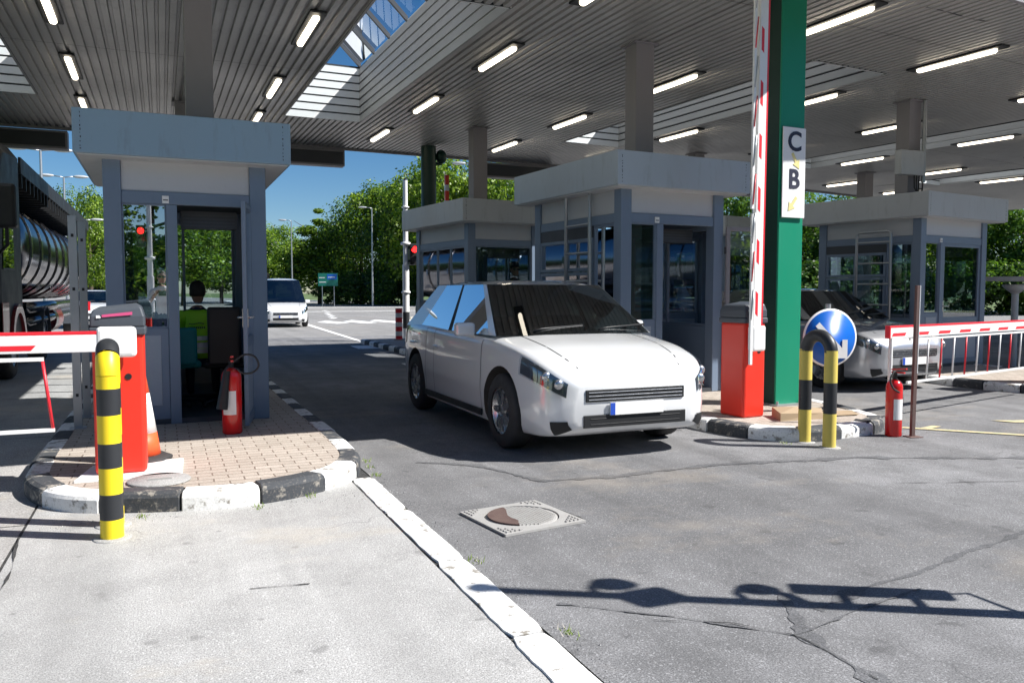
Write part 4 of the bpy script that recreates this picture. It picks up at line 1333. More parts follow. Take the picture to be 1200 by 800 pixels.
    for i in range(ny+1):
        ty = i/ny; y = yf+(yb-yf)*ty
        for j in range(nx+1):
            tx = -1+2*j/nx
            bul = (1-abs(tx)**3)*(1-abs(2*ty-1)**4)
            vs.append((tx*w*(1-.05*abs(2*ty-1)**3), y, z+(zr-z+.015)*bul**.6))
    fs = [(i*(nx+1)+j, i*(nx+1)+j+1, (i+1)*(nx+1)+j+1, (i+1)*(nx+1)+j) for i in range(ny) for j in range(nx)]
    roof.add(vs, fs); roof.build('roof', r)
    def pt(k, side, f):  # f 0 front..1 back on the side face
        yf, yb, w, z = ring(k); return (side*w, yf+(yb-yf)*f, z)
    for sx in (-1,1):
        fb = [0,.05,.07,.42,.46,.80,.86,1.0]
        for a, b, solid in ((0,.06,1),(.06,.42,0),(.42,.46,1),(.46,.80,0),(.80,1.0,1)):
            q = [pt(0,sx,a),pt(0,sx,b),pt(.93,sx,b),pt(.93,sx,a)]
            if sx > 0: q = q[::-1] if False else q
            if solid:
                mb(paintm if not (a == .42) else 'black').add(q, [(0,1,2,3)]).build('pillar', r)
            else:
                g = mb('car_glass'); g.add(q, [(0,1,2,3)]); g.build('side_window', r)
    # windscreen and rear window, slightly curved
    for nm, isf in (('windscreen',1),('rear_window',0)):
        g = mb('car_glass'); g.smooth = True; vs = []
        for i in range(5):
            k = .0+.93*i/4; yf, yb, w, z = ring(k)
            for j in range(9):
                tx = -1+2*j/8; y = (yf-.07*(1-tx*tx)) if isf else (yb+.05*(1-tx*tx))
                vs.append((tx*w*.985, y, z))
        g.add(vs, [(i*9+j, i*9+j+1, (i+1)*9+j+1, (i+1)*9+j) for i in range(4) for j in range(8)])
        g.build(nm, r)
    for q_ in (-.45, .25):
        g = mb('black'); zz = lambda yy: 1.035
        g.tube([(q_,y0+.0,1.045),(q_+.1,y0+.02,1.06),(q_+.55,y0+.06,1.085)], .010, 6); g.build('wiper', r)
    mb('interior').box(-hw*.75,hw*.75,y1+.3,y1+.55,.6,1.15).build('front_seats', r, bevel=.06)
    mb('interior').box(-hw*.8,hw*.8,y0+.05,y1-.15,.80,.955).build('dashboard', r, bevel=.04)
    # lower black bumper intake, grille, lights
    def patch(nm, mat, ya, yb, va, vb, off, n=8, par=r, mir=(1,-1)):
        for sx in mir:
            g = mb(mat); g.smooth = True; vs = []
            for i in range(n+1):
                y = ya+(yb-ya)*i/n; h = prof(y)
                for j in range(n+1):
                    v = va+(vb-va)*j/n; k = min(int(v), len(h)-2); t = v-k
                    x = h[k][0]*(1-t)+h[k+1][0]*t; z = h[k][1]*(1-t)+h[k+1][1]*t
                    vs.append((sx*(x+off), y-off*1.2, z+off*.3))
            g.add(vs, [(i*(n+1)+j, i*(n+1)+j+1, (i+1)*(n+1)+j+1, (i+1)*(n+1)+j) for i in range(n) for j in range(n)])
            g.build(nm, par)
    patch('headlight', 'lamp_glass', .03, .50, 14.2, 18.6, .014)
    for sx in (-1,1):
        for yy, vv in ((.07,17),(.16,17)):
            h_ = prof(yy)[vv]; g = mb('steel'); g.ball((sx*(h_[0]-.005),yy-.012,h_[1]-.015),.045,.03,.045); g.build('lamp_reflector', r)
    patch('light_housing', 'cap_grey', .03, .48, 14.4, 18.4, .004)
    patch('bonnet_seam', 'black', .10, cowl-.03, 24.6, 24.75, .002)
    patch('side_vent', 'black', .025, .11, 4.5, 8.5, .006)
    patch('tail_light', 'dark_red', L-.30, L-.03, 14, 19, .006)
    g = mb('black'); g.box(-.48,.48,-.012,.05,.50,.60); 
    g.mat('steel')
    for k in range(3): g.box(-.46,.46,-.018,-.010,.515+k*.03,.521+k*.03)
    g.build('grille', r, bevel=.006)
    g = mb('black'); g.box(-.50,.50,-.010,.05,.285,.39); g.box(-.44,.44,-.014,.04,.31,.317); g.box(-.44,.44,-.014,.04,.355,.362); g.build('lower_intake', r, bevel=.01)
    g = mb('white_plastic'); g.box(-.26,.26,-.028,-.012,.385,.49); g.mat('plate_blue').box(-.26,-.215,-.0295,-.027,.387,.488); g.build('number_plate', r)
    for sx in (-1,1):
        g = mb(paintm); g.box(sx*(hw+.0)-.04 if sx>0 else -hw-.16, sx*hw+.16 if sx>0 else -hw+.04, y0+.46,y0+.56,.98,1.11)
        g.build('wing_mirror', r, bevel=.03, seg=3)
        for yy in (y1+.75, y1+1.65):
            g = mb(paintm); g.box(sx*hw-.015,sx*hw+.02,yy,yy+.16,.80,.825); g.build('door_handle', r, bevel=.006)
        g = mb('black')
        for yy in (1.32, y1+.92, L-1.28):
            h_ = prof(yy)[7:20]; n_h = len(h_)
            g.add([(sx*(x_+.002),yy,z_) for x_,z_ in h_]+[(sx*(x_+.002),yy+.009,z_) for x_,z_ in h_], [(k_,k_+1,n_h+k_+1,n_h+k_) for k_ in range(n_h-1)])
        g.box(sx*hw-.002,sx*hw+.012,1.3,L-1.25,.24,.30)
        g.build('door_seam', r)
    return r
car('white car driving up the middle lane beside the guard booth', (3.66,5.85,0), R(0), 'car_white', tailz=1.08, zr=1.52)
car('silver car waiting behind the lowered barrier fence on the right', (9.80,8.30,0), R(3), 'car_silver', zr=1.46)
car('white people carrier arriving on the sunlit road beyond the canopy', (4.55,33.6,0), R(-3), 'car_white', L=4.7, hw=.95, zr=2.0, van=True, cowl=.95, wtop0=1.6, tailz=1.2)

def tanker(label, loc, rz, tankm='polished', cabm='dark_red'):
    r = root('tanker_truck', label, 'truck', loc, rz, 'tanker trucks')
    # cab
    s = mb('cab_dark')
    rs = []
    for y, w, z0, z1 in ((0,1.12,.55,2.2),(.06,1.2,.5,3.0),(.25,1.24,.5,3.35),(.7,1.25,.5,3.75),(2.1,1.25,.5,3.85),(2.2,1.22,.6,3.8)):
        rs.append([(-w,y,z0),(w,y,z0),(w,y,z1-.2),(w-.15,y,z1),(-w+.15,y,z1),(-w,y,z1-.2)])
    s.rings(rs); s.build('cab', r, bevel=.04)
    for sx in (-1,1):
        s = mb('car_glass'); x = sx*1.257
        s.add([(x,.35,1.75),(x,1.35,1.75),(x,1.35,2.65),(x,.55,2.65)], [(0,1,2,3)]); s.build('side_window', r)
        s = mb(cabm)
        rs = []
        for k in range(13):
            a = math.pi*k/12; rs.append([(sx*1.10, 1.45-math.cos(a)*.72, .50+math.sin(a)*.72),(sx*1.30, 1.45-math.cos(a)*.72, .50+math.sin(a)*.72),(sx*1.30, 1.45-math.cos(a)*.58, .50+math.sin(a)*.58),(sx*1.10, 1.45-math.cos(a)*.58, .50+math.sin(a)*.58)])
        s.rings(rs); s.build('wheel_arch', r)
        s = mb(cabm); s.box(sx*1.262-.006,sx*1.262+.006,.12,.66,.5,1.25); s.build('door_lower', r)
        s = mb('black'); s.box(sx*1.34-.14,sx*1.34+.16,-.02,.22,2.35,3.0); s.build('mirror', r, bevel=.05)
        m = s
        s = mb('black'); s.tube([(sx*1.2,.15,2.9),(sx*1.36,.08,2.9),(sx*1.36,.08,2.1),(sx*1.2,.2,1.95)], .025, 8); s.build('mirror_arm', r)
    s = mb('car_glass'); s.add([(-1.08,-.01,1.75),(1.08,-.01,1.75),(1.1,.045,2.85),(-1.1,.045,2.85)], [(0,1,2,3)]); s.build('windscreen', r)
    s = mb(cabm); s.box(-1.2,1.2,-.12,.05,.35,.85); s.build('bumper', r, bevel=.05)
    for sx in (-1,1):
        s = mb('lamp_glass'); s.box(sx*.95-.18,sx*.95+.18,-.135,-.11,.55,.78); s.build('headlight', r)
    wheel(r, 1.05, 1.45, .50, .3, 1, 'galv'); wheel(r, -1.05, 1.45, .50, .3, -1, 'galv')
    wheel(r, 1.05, 5.3, .50, .3, 1, 'galv'); wheel(r, -1.05, 5.3, .50, .3, -1, 'galv')
    for y in (12.2, 13.5, 14.8):
        for sx in (-1,1): wheel(r, sx*1.05, y, .50, .34, sx, 'galv')
    s = mb('black'); s.box(-.45,.45,1.9,16.6,.75,1.05); s.box(-.9,.9,6.6,9.0,.55,.95); s.build('chassis', r, bevel=.02)
    # tank
    s = mb(tankm); prof = []
    def sec(y, k):
        return [(1.20*k*math.copysign(abs(math.cos(2*math.pi*j/40))**.85, math.cos(2*math.pi*j/40)), y, 2.25+1.0*k*math.copysign(abs(math.sin(2*math.pi*j/40))**.9, math.sin(2*math.pi*j/40))) for j in range(40)]
    s.smooth = True
    s.rings([sec(2.9,.55), sec(2.95,.80), sec(3.1,.95), sec(3.3,1.0), sec(9.8,1.0), sec(16.4,1.0), sec(16.7,.92), sec(16.85,.6)])
    tk = s.build('tank', r)
    for k in range(10):
        y = 3.6+k*1.38; mb(tankm).rings([sec(y,1.004), sec(y+.01,1.03), sec(y+.10,1.03), sec(y+.11,1.004)], cap=False).build('tank_band', tk)
    # catwalk and rail along the top
    s = mb('black'); s.box(.35,1.20,2.5,16.6,3.58,3.64); s.box(1.20,1.24,2.5,16.6,3.46,3.74)
    for k in range(28): s.box(.35,1.235,2.6+k*.49,2.65+k*.49,3.22,3.58)
    s.build('walkway', r)
    s = mb('polished')
    for z, rr in ((1.12,.11),(.86,.09)):
        for sx in (-1,1): s.tube([(sx*1.12,3.4,z),(sx*1.12,11.3,z)], rr, 12)
    s.build('hose_tubes', r)
    s = mb('cap_grey')
    for sx in (-1,1):
        for y in (5.3,12.2,13.5,14.8):
            rs = []
            for k in range(11):
                a = math.pi*k/10; rs.append([(sx*.85,y-math.cos(a)*.62,.55+math.sin(a)*.60),(sx*1.24,y-math.cos(a)*.62,.55+math.sin(a)*.60),(sx*1.24,y-math.cos(a)*.60,.55+math.sin(a)*.58),(sx*.85,y-math.cos(a)*.60,.55+math.sin(a)*.58)])
            s.rings(rs)
    s.build('mudguards', r)
    s = mb(cabm); s.cyl((.9,7.2,.8),(.9,8.6,.8),.32,n=24); s.build('fuel_tank', r)
    s = mb('red_stripe'); s.box(-1.2,1.2,16.85,16.95,.8,1.1); s.build('rear_lights_bar', r)
    return r
tk = tanker('polished steel tanker truck with dark cab waiting in the left lane', (-3.44,13.9,0), 0)
dup(tk, (9.2,92,0), R(-8), 'distant dark tanker truck approaching behind the white people carrier')
# blue trailer far left
r = root('box_lorry', 'bright blue box lorry standing beyond the tanker on the left', 'lorry', (at(114,75),75,0), R(-2))
s = mb('blue_truck'); s.box(-1.25,1.25,2.3,10,1.0,3.6); s.build('box_body', r, bevel=.05)
s = mb('white_paint'); s.box(-1.2,1.2,0,2.1,.5,2.7); s.build('cab', r, bevel=.15)
s = mb('car_glass'); s.box(-1.05,1.05,-.01,.02,1.5,2.4); s.build('windscreen', r)
s = mb('red_stripe'); s.box(-1.15,1.15,-.05,.05,.45,.85); s.build('bumper', r)
for y in (1.1,7.5,8.8):
    for sx in (-1,1): wheel(r, sx*1.05, y, .48, .3, sx, 'galv')
car('silver car in the exit lane beyond the left booth posts', (-2.6,35.5,0), R(0), 'car_white', zr=1.5)

# ------------------------------------------------------------------ people
def skin_mesh(joints, edges, radii, sub=2):
    me = bpy.data.meshes.new('sk'); names = list(joints)
    me.from_pydata([joints[n] for n in names], [(names.index(a), names.index(b)) for a, b in edges], [])
    o = bpy.data.objects.new('sk', me); COL.objects.link(o)
    m = o.modifiers.new('s', 'SKIN'); m.use_smooth_shade = True; m.branch_smoothing = .6
    for i, n in enumerate(names):
        rr = radii[n]; me.skin_vertices[0].data[i].radius = rr if hasattr(rr, '__len__') else (rr, rr)
    me.skin_vertices[0].data[names.index('pelvis')].use_root = True
    s = o.modifiers.new('ss', 'SUBSURF'); s.levels = sub; s.render_levels = sub
    bpy.context.view_layer.update()
    out = bpy.data.meshes.new_from_object(o.evaluated_get(bpy.context.evaluated_depsgraph_get()))
    bpy.data.objects.remove(o)
    return out
def segd(p, a, b):
    ab = b-a; t = max(0, min(1, (p-a).dot(ab)/max(1e-9, ab.dot(ab)))); return (p-(a+ab*t)).length
def person(label, loc, rz, sitting=False, arms='desk', shirt='navy', legs='navy', vest=False, hair='hair', cap=False, phone=False, H=1.80, shades=True):
    r = root('person', label, 'person', loc, rz)
    k = H/1.8; zp = .93 if not sitting else .50
    J = {'pelvis':(0,0,zp)}
    up = lambda x, y, z: (x, y, z+zp)
    J['waist']=up(0,.0,.14); J['chest']=up(0,.01,.36); J['neck']=up(0,.0,.53); J['throat']=up(0,-.015,.60)
    for s_, n in ((-1,'l'),(1,'r')):
        J['clav'+n]=up(s_*.09,.0,.49); J['sh'+n]=up(s_*.185,.0,.46)
        if arms == 'down': J['el'+n]=up(s_*.235,.02,.17); J['wr'+n]=up(s_*.25,-.05,-.08); J['hd'+n]=up(s_*.25,-.07,-.16)
        elif arms == 'desk': J['el'+n]=up(s_*.25,-.08,.20); J['wr'+n]=up(s_*.17,-.32,.22); J['hd'+n]=up(s_*.14,-.40,.22)
        else: J['el'+n]=up(s_*.26,-.12,.22); J['wr'+n]=up(s_*.13,-.25,.40); J['hd'+n]=up(s_*.08,-.29,.46)
        J['hip'+n]=up(s_*.10,0,-.06)
        if sitting: J['kn'+n]=(s_*.14,-.44,zp-.02); J['an'+n]=(s_*.14,-.42,.09); J['toe'+n]=(s_*.15,-.60,.045)
        else: J['kn'+n]=(s_*.12,-.02,.50); J['an'+n]=(s_*.13,.02,.09); J['toe'+n]=(s_*.16,-.16,.045)
    E_ = [('pelvis','waist'),('waist','chest'),('chest','neck'),('neck','throat')]
    for n in 'lr': E_ += [('neck','clav'+n),('clav'+n,'sh'+n),('sh'+n,'el'+n),('el'+n,'wr'+n),('wr'+n,'hd'+n),('pelvis','hip'+n),('hip'+n,'kn'+n),('kn'+n,'an'+n),('an'+n,'toe'+n)]
    Rd = {'pelvis':(.155,.12),'waist':(.145,.11),'chest':(.165,.125),'neck':(.085,.075),'throat':(.055,.058)}
    for n in 'lr': Rd.update({'clav'+n:.08,'sh'+n:.068,'el'+n:.045,'wr'+n:.030,'hd'+n:(.042,.022),'hip'+n:.10,'kn'+n:.062,'an'+n:.042,'toe'+n:(.045,.03)})
    me = skin_mesh(J, E_, Rd)
    # zone materials by nearest bone
    V = {n: Vector(p) for n, p in J.items()}
    for mm in ('skin', shirt, legs, 'black'): me.materials.append(MATS[mm])
    for p in me.polygons:
        c = Vector(p.center); best = min(E_, key=lambda e: segd(c, V[e[0]], V[e[1]]))
        n = best[1]; i = 1
        if n.startswith(('hip','kn')) or (n.startswith('an')): i = 2
        if n.startswith('toe'): i = 3
        if n.startswith('hd') or (n == 'throat' and c.z > zp+.565): i = 0
        if n.startswith('wr') and arms == 'camera': i = 0
        if n == 'waist' and c.z < zp+.04: i = 2
        p.material_index = i; p.use_smooth = True
    bm = bmesh.new(); bm.from_mesh(me)
    h = MB(); h.mat('skin')
    hz = zp+.74; hy = -.03
    # head: shaped rings (jaw to crown)
    rs = []
    for z, rx, ry, cy in ((-.125,.030,.035,-.045),(-.11,.048,.055,-.035),(-.08,.060,.075,-.018),(-.04,.070,.088,-.006),(0,.075,.095,.0),(.04,.077,.098,.004),(.08,.070,.088,.006),(.105,.050,.064,.006),(.12,.02,.025,.006)):
        rs.append([(rx*math.cos(2*math.pi*j/20), hy+cy+ry*math.sin(2*math.pi*j/20), hz+z) for j in range(20)])
    h.smooth = True; h.rings(rs)
    h.add([(-.014,hy-.090,hz-.035),(.014,hy-.090,hz-.035),(0,hy-.118,hz-.032),(0,hy-.092,hz+.012)], [(0,1,2),(0,2,3),(1,3,2)])
    for sx in (-1,1): h.ball((sx*.077,hy+.005,hz-.01),.010,.018,.032,8,6)
    # fingers + thumb on each hand
    for n, s_ in (('l',-1),('r',1)):
        a = V['wr'+n]; b = V['hd'+n]; d = (b-a).normalized(); side = d.cross(Vector((0,0,1))); side = side.normalized() if side.length > .1 else Vector((1,0,0)); nrm = side.cross(d)
        for q, (o_, L) in enumerate(((-.027,.070),(-.009,.080),(.009,.076),(.026,.060))):
            p0 = b+side*o_; p1 = p0+d*L*.55-nrm*.004*s_; p2 = p0+d*L*.9-nrm*.03
            h.tube([p0-d*.02, p0+d*.02, p1, p2], [.0095,.009,.0085,.007], 8)
        h.tube([a+d*.03-side*s_*.025, b-side*s_*.045, b-side*s_*.055+d*.03], [.012,.011,.009], 8)
    hm = bpy.data.meshes.new('h'); hm.from_pydata(h.v, [], h.f)
    for p in hm.polygons: p.use_smooth = True
    bm.from_mesh(hm); bm.to_mesh(me); bm.free(); me.update()
    body = bpy.data.objects.new('body', me); COL.objects.link(body); body.parent = r
    # hair / cap
    s = mb(hair); s.smooth = True; rs = []
    for z, rx, ry, cy in ((-.05,.078,.060,.045),(0,.082,.085,.026),(.04,.084,.100,.014),(.08,.078,.094,.012),(.11,.056,.070,.010),(.13,.02,.03,.008)):
        rs.append([(rx*math.cos(2*math.pi*j/20), hy+cy+ry*math.sin(2*math.pi*j/20), hz+z) for j in range(20)])
    s.rings(rs); s.build('hair', r)
    if cap:
        s = mb('navy'); s.lathe([(.088,.04),(.094,.06),(.092,.11),(.06,.15),(0,.155)], 24, (0,hy+.005,hz)); s.ball((0,hy-.10,hz+.055),.07,.075,.010); s.build('cap', r)
    if shades:
        s = mb('black'); s.box(-.068,-.008,hy-.105,hy-.088,hz-.012,hz+.024); s.box(.008,.068,hy-.105,hy-.088,hz-.012,hz+.024); s.box(-.078,.078,hy-.094,hy-.088,hz+.012,hz+.020)
        s.build('sunglasses', r, bevel=.004)
    else:
        s = mb('black')
        for sx in (-1,1): s.ball((sx*.030,hy-.088,hz+.004),.009,.006,.005,8,6)
        s.box(-.022,.022,hy-.096,hy-.088,hz-.068,hz-.063); s.build('eyes', r)
    if vest:
        # inflate the torso faces into a vest
        b2 = bmesh.new(); b2.from_mesh(me)
        b2.faces.ensure_lookup_table()
        kill = []
        for f in b2.faces:
            c = f.calc_center_median()
            tors = abs(c.x) < .205 and zp-.12 < c.z < zp+.52 and (c.y > -.19) and (c-V['chest']).length < .50
            if sitting and c.z < zp+.02: tors = False
            if not tors: kill.append(f)
        bmesh.ops.delete(b2, geom=kill, context='FACES')
        b2.normal_update()
        for v in b2.verts: v.co += v.normal*.016
        vm = bpy.data.meshes.new('vest'); b2.to_mesh(vm); b2.free()
        vm.materials.clear(); vm.materials.append(MATS['hivis']); vm.materials.append(MATS['hivis_band'])
        for p in vm.polygons:
            p.material_index = 1 if (.12 < p.center.z-zp < .17 or .26 < p.center.z-zp < .30 and False) else 0
        vo = bpy.data.objects.new('vest', vm); COL.objects.link(vo); vo.parent = r
        sd = vo.modifiers.new('sol', 'SOLIDIFY'); sd.thickness = .006
        # reflective bands as hoops
        for z in (.06,.20):
            s = mb('hivis_band'); rs = []
            for zz in (zp+z, zp+z+.05):
                w, d = .182, .148
                rs.append([(w*math.cos(2*math.pi*j/28), .005+d*math.sin(2*math.pi*j/28), zz) for j in range(28)])
            s.smooth = True; s.rings(rs, cap=False); s.build('reflective_band', vo)
        s = mb('letter')
        for q in range(9): s.box(-.09+q*.02,-.077+q*.02,.148,.152,zp+.335,zp+.355)
        for q in range(7): s.box(-.08+q*.023,-.06+q*.023,.143,.147,zp+.385+.006*math.sin(q),zp+.393+.006*math.sin(q))
        s.build('back_print', vo)
    r.scale = (k,k,k)
    return r
person('seated worker in a yellow-green high visibility vest inside the left booth, back turned', (.36,9.78,.17), R(180-8), sitting=True, arms='desk', shirt='navy', legs='navy', vest=True, shades=False)
person('guard in dark cap and high visibility vest at the window of the rear booth', (6.16,14.22,.17), R(4), arms='desk', shirt='navy', legs='navy', vest=True, cap=True, H=1.80)
ph = person('photographer in a white T-shirt and dark jeans reflected in the left booth window', (0,-.42,0), R(180), arms='camera', shirt='tshirt', legs='jeans', H=1.84)
s = mb('black'); s.box(-.07,.07,-.13,-.06,1.34,1.44); s.cyl((0,-.06,1.39),(0,-.025,1.39),.036)
o = s.build('handheld_camera', bevel=.008); tag(o, 'black camera held in front of the photographer', 'camera')

# chairs in the left booth
def chair(label, loc, rz, mat, h=1.0):
    r = root('office_chair', label, 'chair', loc, rz)
    s = mb(mat); s.box(-.22,.22,-.22,.22,.42,.50); s.build('seat', r, bevel=.04, seg=3)
    s = mb(mat); s.box(-.17,.17,-.27,-.21,.46,h); s.build('backrest', r, bevel=.05, seg=4)
    s = mb('black'); s.cyl((0,0,.08),(0,0,.42),.03)
    for k in range(5):
        a = 2*math.pi*k/5; s.tube([(0,0,.09),(math.cos(a)*.26,math.sin(a)*.26,.05)], .02, 6); s.ball((math.cos(a)*.26,math.sin(a)*.26,.03),.03,.03,.03,8,6)
    s.build('pedestal', r)
chair('teal office chair inside the left booth behind the seated worker', (.14,9.52,.17), R(5), 'teal', .86)
chair('black high backed chair inside the left booth right of the worker', (.62,9.40,.17), R(-5), 'black', 1.08)

# ------------------------------------------------------------------ street lamps, far sign
def lamp(label, x, y, H, heads=1, rz=0):
    r = root('street_lamp', label, 'street lamp', (x,y,0), rz, 'street lamps')
    s = mb('galv'); s.cyl((0,0,0),(0,0,H),.11,.055,n=12)
    s.build('pole', r)
    for sx in ((-1,) if heads == 1 else (-1,1)):
        s = mb('galv'); s.tube([(0,0,H-.02),(sx*.25,0,H+.02),(sx*.55,0,H+.05)], .035, 8); s.build('arm', r)
        s = mb('fascia_warm'); s.ball((sx*.95,0,H+.06),.45,.16,.10,14,8); s.build('lamp_head', r)
    return r
lamp('tall double-headed street lamp rising above the tanker walkway', at(54,45), 45, 8.2, 2)
lamp('double street lamp of middle height beyond the tanker, left of the booth', at(80,58), 58, 8.6, 2)
lamp('lowest double street lamp seen between tanker and left booth', at(100,66), 66, 6.6, 2)
lamp('single-armed street lamp in front of the dark trees right of the green sign', at(437,82), 82, 10.0, 1, R(-20))
lamp('single-armed street lamp right behind the white people carrier', at(343,92), 92, 9.3, 1, R(-20))
lamp('street lamp seen between the columns above the guard booth roof', at(556,48), 48, 9.4, 1, R(-20))
r = root('road_sign', 'small green direction sign on two posts before the trees', 'road sign', (at(385,84),84,0), R(-20))
s = mb('galv')
for x in (-.6,.6): s.cyl((x,.05,0),(x,.05,2.9),.05)
s.build('posts', r)
s = mb('sign_green'); s.box(-1.0,1.0,-.03,0,2.1,3.4); s.mat('sign_blue').box(-.1,.9,-.035,-.03,2.75,3.3)
s.mat('white_plastic'); s.box(-.9,-.3,-.036,-.03,2.9,2.98); s.box(-.9,-.2,-.036,-.03,2.45,2.53); s.box(0,.7,-.038,-.035,2.95,3.03)
s.build('board', r)

# ------------------------------------------------------------------ trees
def crown_mesh(seed, shape='round', n=13000, lsz=.17, tones=(.3,.4,.3)):
    random.seed(seed)
    m = MB(); 
    for a in ('leaf_bright','leaf_mid','leaf_dark'): m.mat(a)
    clumps = []
    N_ = 46
    for i in range(N_):
        for _ in range(20):
            u = Vector((random.uniform(-1,1), random.uniform(-1,1), random.uniform(-1,1)))
            if u.length <= 1: break
        if shape == 'cone':
            t = (u.z+1)/2; w = (1-t)**.9*1.2+.04; p = Vector((u.x*w*.55, u.y*w*.55, t*2-1))
            rr = .05+.26*(1-t)
        else:
            uu = u.normalized()*(u.length**.45); p = Vector((uu.x*.78, uu.y*.78, uu.z*.82)); rr = random.uniform(.13,.34)
            p += Vector((random.uniform(-.1,.1),)*3)
        clumps.append((p, rr, random.random()))
    for i in range(n):
        p, rr, tn = clumps[i % N_]
        d = Vector((random.gauss(0,1), random.gauss(0,1), random.gauss(0,1))).normalized()
        c = p+d*rr*random.uniform(.6,1.08)*(1+.25*noise.noise(d*3+p*5))
        nrm = (d+Vector((random.uniform(-.9,.9), random.uniform(-.9,.9), random.uniform(-.4,.9)))).normalized()
        a = nrm.orthogonal().normalized(); b = nrm.cross(a); ang = random.uniform(0,6.28)
        a, b = a*math.cos(ang)+b*math.sin(ang), b*math.cos(ang)-a*math.sin(ang)
        L = random.uniform(.6,1.3)*lsz/6; W = L*random.uniform(.45,.75)
        m.cur = 0 if random.random() < tones[0]+.25*(tn-.5) else (1 if random.random() < .6 else 2)
        m.add([c-a*L, c-b*W+a*L*.1, c+a*L, c+b*W-a*L*.1], [(0,1,2,3)])
    mz = max(abs(v[2]) for v in m.v); mx = sorted(math.hypot(v[0],v[1]) for v in m.v)[int(len(m.v)*.985)]
    m.v = [(v[0]/mx, v[1]/mx, v[2]/mz) for v in m.v]
    me_o = m.build('crown_src')
    me = me_o.data; bpy.data.objects.remove(me_o)
    return me
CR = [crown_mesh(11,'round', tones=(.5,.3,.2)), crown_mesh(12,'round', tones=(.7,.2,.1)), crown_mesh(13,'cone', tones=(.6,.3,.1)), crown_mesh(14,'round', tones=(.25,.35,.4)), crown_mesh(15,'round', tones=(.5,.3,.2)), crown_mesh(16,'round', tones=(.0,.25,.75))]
CR[5].materials.clear()  # shade over the right-hand trees put into darker leaf colours
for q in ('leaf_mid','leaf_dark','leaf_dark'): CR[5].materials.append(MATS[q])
def tree(label, x, y, H, W, ci, base=.12, group='trees beyond the crossing', nm='broadleaf_tree'):
    r = root(nm, label, 'tree', (x,y,-.04), random.uniform(0,6.28), group)
    zc = H*(base+1)/2; hz = H*(1-base)/2
    s = mb('bark')
    s.tube([(0,0,0),(.05*W*.1,.02,H*.25),(.0,.05,H*.5),(.04,0,H*.8)], [H*.022,H*.017,H*.011,H*.003], 8)
    for k in range(6):
        a = k*1.1+x; z = H*(.28+.08*k); L = W*.32
        s.tube([(0,0,z),(math.cos(a)*L*.5,math.sin(a)*L*.5,z+H*.06),(math.cos(a)*L,math.sin(a)*L,z+H*.13)], [H*.008,H*.005,H*.002], 6)
    s.build('trunk', r)
    c = bpy.data.objects.new('crown', CR[ci]); COL.objects.link(c); c.parent = r
    c.location = (0,0,zc); c.scale = (W*.52, W*.52*random.uniform(.85,1.1), hz)
    return r
TR = []
def T(px, topy, Y, W, ci, look, base=.08, H=None):
    """tree whose top meets photo row topy"""
    x = at(px, Y); depth = x*math.sin(YAW)+Y*math.cos(YAW)
    h = CAMH+(343-topy)/950*depth if H is None else H
    TR.append((look, x, Y, h, W, ci, base))
random.seed(5)
T(322,262,128,11,0,'pale green tree just right of the left booth edge')
T(348,274,120,9,4,'bushy green tree behind the white people carrier')
T(375,238,104,10,2,'pointed light green tree standing tallest left of the street lamp')
T(396,268,104,6,1,'small bright tree between the pointed tree and the big dark one')
T(424,222,100,10,3,'dark tree behind the single street lamp')
T(449,203,97,12,4,'big rounded tree with sunlit top left of the white signal pole')
T(472,215,93,10,3,'dark tree directly behind the white signal pole')
T(492,205,90,9,0,'tree left of the dark green rear column')
T(510,168,86,13,1,'sunlit tree between dark green column and red pole')
T(545,160,82,12,1,'very bright green tree behind the column above the guard booth')
T(575,182,80,10,0,'sunlit tree right of the column above the guard booth')
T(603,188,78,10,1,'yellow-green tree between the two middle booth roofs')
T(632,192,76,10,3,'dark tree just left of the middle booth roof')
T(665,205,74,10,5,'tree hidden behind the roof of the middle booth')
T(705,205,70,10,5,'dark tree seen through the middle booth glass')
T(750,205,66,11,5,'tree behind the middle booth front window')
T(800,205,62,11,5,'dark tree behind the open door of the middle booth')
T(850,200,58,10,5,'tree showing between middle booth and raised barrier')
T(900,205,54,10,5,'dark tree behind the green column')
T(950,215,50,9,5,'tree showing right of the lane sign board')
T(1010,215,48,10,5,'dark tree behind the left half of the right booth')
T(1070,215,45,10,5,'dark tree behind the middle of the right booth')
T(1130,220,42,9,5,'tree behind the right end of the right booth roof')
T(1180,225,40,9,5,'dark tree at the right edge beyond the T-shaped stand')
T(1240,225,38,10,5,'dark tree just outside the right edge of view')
T(108,212,75,6.5,4,'leafy tree between the tanker and the left booth')
T(86,262,90,6,0,'lower tree behind the tanker walkway')
T(128,235,68,5,1,'light green tree touching the left booth post')
T(160,235,80,12,3,'tree seen through the left booth window')
T(215,240,95,14,0,'tree seen through the open door of the left booth')
T(260,250,110,14,3,'dark tree seen through the rear glass of the left booth')
T(292,255,118,12,4,'tree behind the right post of the left booth')
for t in TR: tree(t[0], *t[1:6], base=t[6], nm='conifer_tree' if t[5] == 2 else 'broadleaf_tree')
# trees behind the photographer (seen only in the glass)
random.seed(9)
words = 'first second third fourth fifth sixth seventh eighth ninth tenth eleventh twelfth thirteenth fourteenth fifteenth sixteenth seventeenth eighteenth nineteenth twentieth twenty-first twenty-second'.split()
for k in range(22):
    tree('tree behind the photographer mirrored in the booth glass, %s from the left' % words[k], -40+k*6.6, -26-3.5*math.sin(k*2)+max(0,k-12)*1.6, 12+2.5*math.sin(k*3), 10.5, k % 5 if k % 5 != 2 else 3, .03, 'trees behind the photographer')
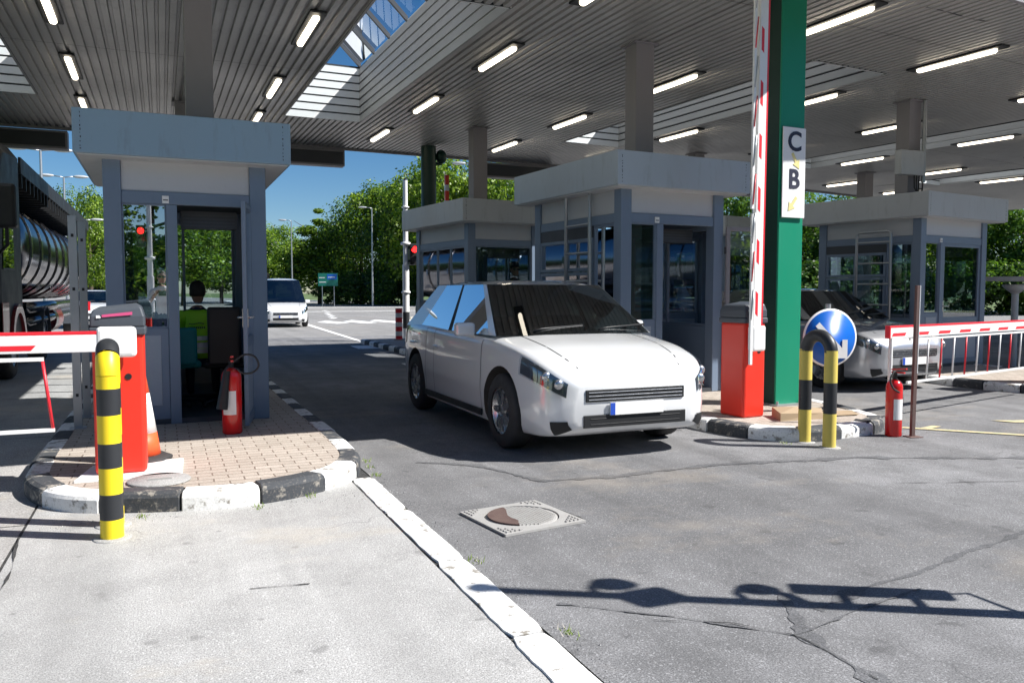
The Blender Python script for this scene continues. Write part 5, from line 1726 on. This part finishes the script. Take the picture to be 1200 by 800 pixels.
# undergrowth below the tree belt
SM = crown_mesh(21,'round', n=4500, lsz=.36, tones=(.03,.3,.67))
n_ = 0
for px, Y in [(395,98),(412,97),(430,95),(448,93),(468,91),(488,89),(510,85),(535,82),(560,79),(590,76),(620,74),(655,71),(700,66),(745,62),(790,58),(835,54),(880,50),(930,47),(990,44),(1050,42),(1110,39),(1160,37),(1200,36)]:
    x = at(px, Y); o = bpy.data.objects.new('undergrowth_bush', SM); COL.objects.link(o)
    w = 3.8; o.location = (x, Y-1.5, 1.7); o.scale = (w, 2.2, 2.4+.5*math.sin(px)); o.rotation_euler = (0,0,px)
    tag(o, 'dense dark bush in the undergrowth strip beneath the tree belt', 'bush', 'undergrowth bushes')
for k in range(32):
    o = bpy.data.objects.new('undergrowth_bush', SM); COL.objects.link(o)
    o.location = (-44+k*5, -23+max(0,k-16)*1.2, 1.9); o.scale = (3.6, 2.2, 2.6); o.rotation_euler = (0,0,k)
    tag(o, 'dense dark bush in the undergrowth behind the photographer', 'bush', 'undergrowth bushes behind the photographer')
# weeds in the kerb joints
random.seed(4)
m = mb('leaf_bright')
for (x, y) in ((1.50,6.35),(1.47,6.05),(1.52,6.6),(.9,5.62),(.55,5.46),(-.15,5.50),(1.47,3.9),(1.5,2.9),(5.3,5.86),(6.9,6.05),(1.5,8.6)):
    for k in range(26):
        a = random.uniform(0, 6.28); d_ = random.uniform(0, .045); h = random.uniform(.008, .035); w = .003
        px_, py_ = x+math.cos(a)*d_, y+math.sin(a)*d_*1.6; lx, ly = random.uniform(-.02,.02), random.uniform(-.02,.02)
        m.mat('leaf_bright' if k % 3 else 'dry_stain').add([(px_-w,py_,0),(px_+w,py_,0),(px_+lx,py_+ly,h)], [(0,1,2)])
tag(m.build('weeds'), 'tiny weeds growing in the kerb joints', kind='stuff')
# grit and crumbs along the kerbs
m = mb('concrete')
for k in range(900):
    t = random.random()
    if k % 3 == 0: x, y = random.uniform(-.7,1.5), 5.42+random.gauss(0,.06)+.25*abs(random.random()-.5)
    elif k % 3 == 1: x, y = 1.46+random.gauss(0,.05), random.uniform(2.2,7.5)
    else: x, y = random.uniform(5.1,7.2), 5.75+random.gauss(0,.10)
    r_ = random.uniform(.0015, .006)
    m.mat(('concrete','asphalt','dry_stain')[k % 3]).add([(x-r_,y,0),(x,y-r_,0),(x+r_,y,0),(x,y+r_,0),(x,y,r_*1.3)], [(0,1,4),(1,2,4),(2,3,4),(3,0,4)])
tag(m.build('grit'), 'loose grit lying along the kerbs', kind='stuff')
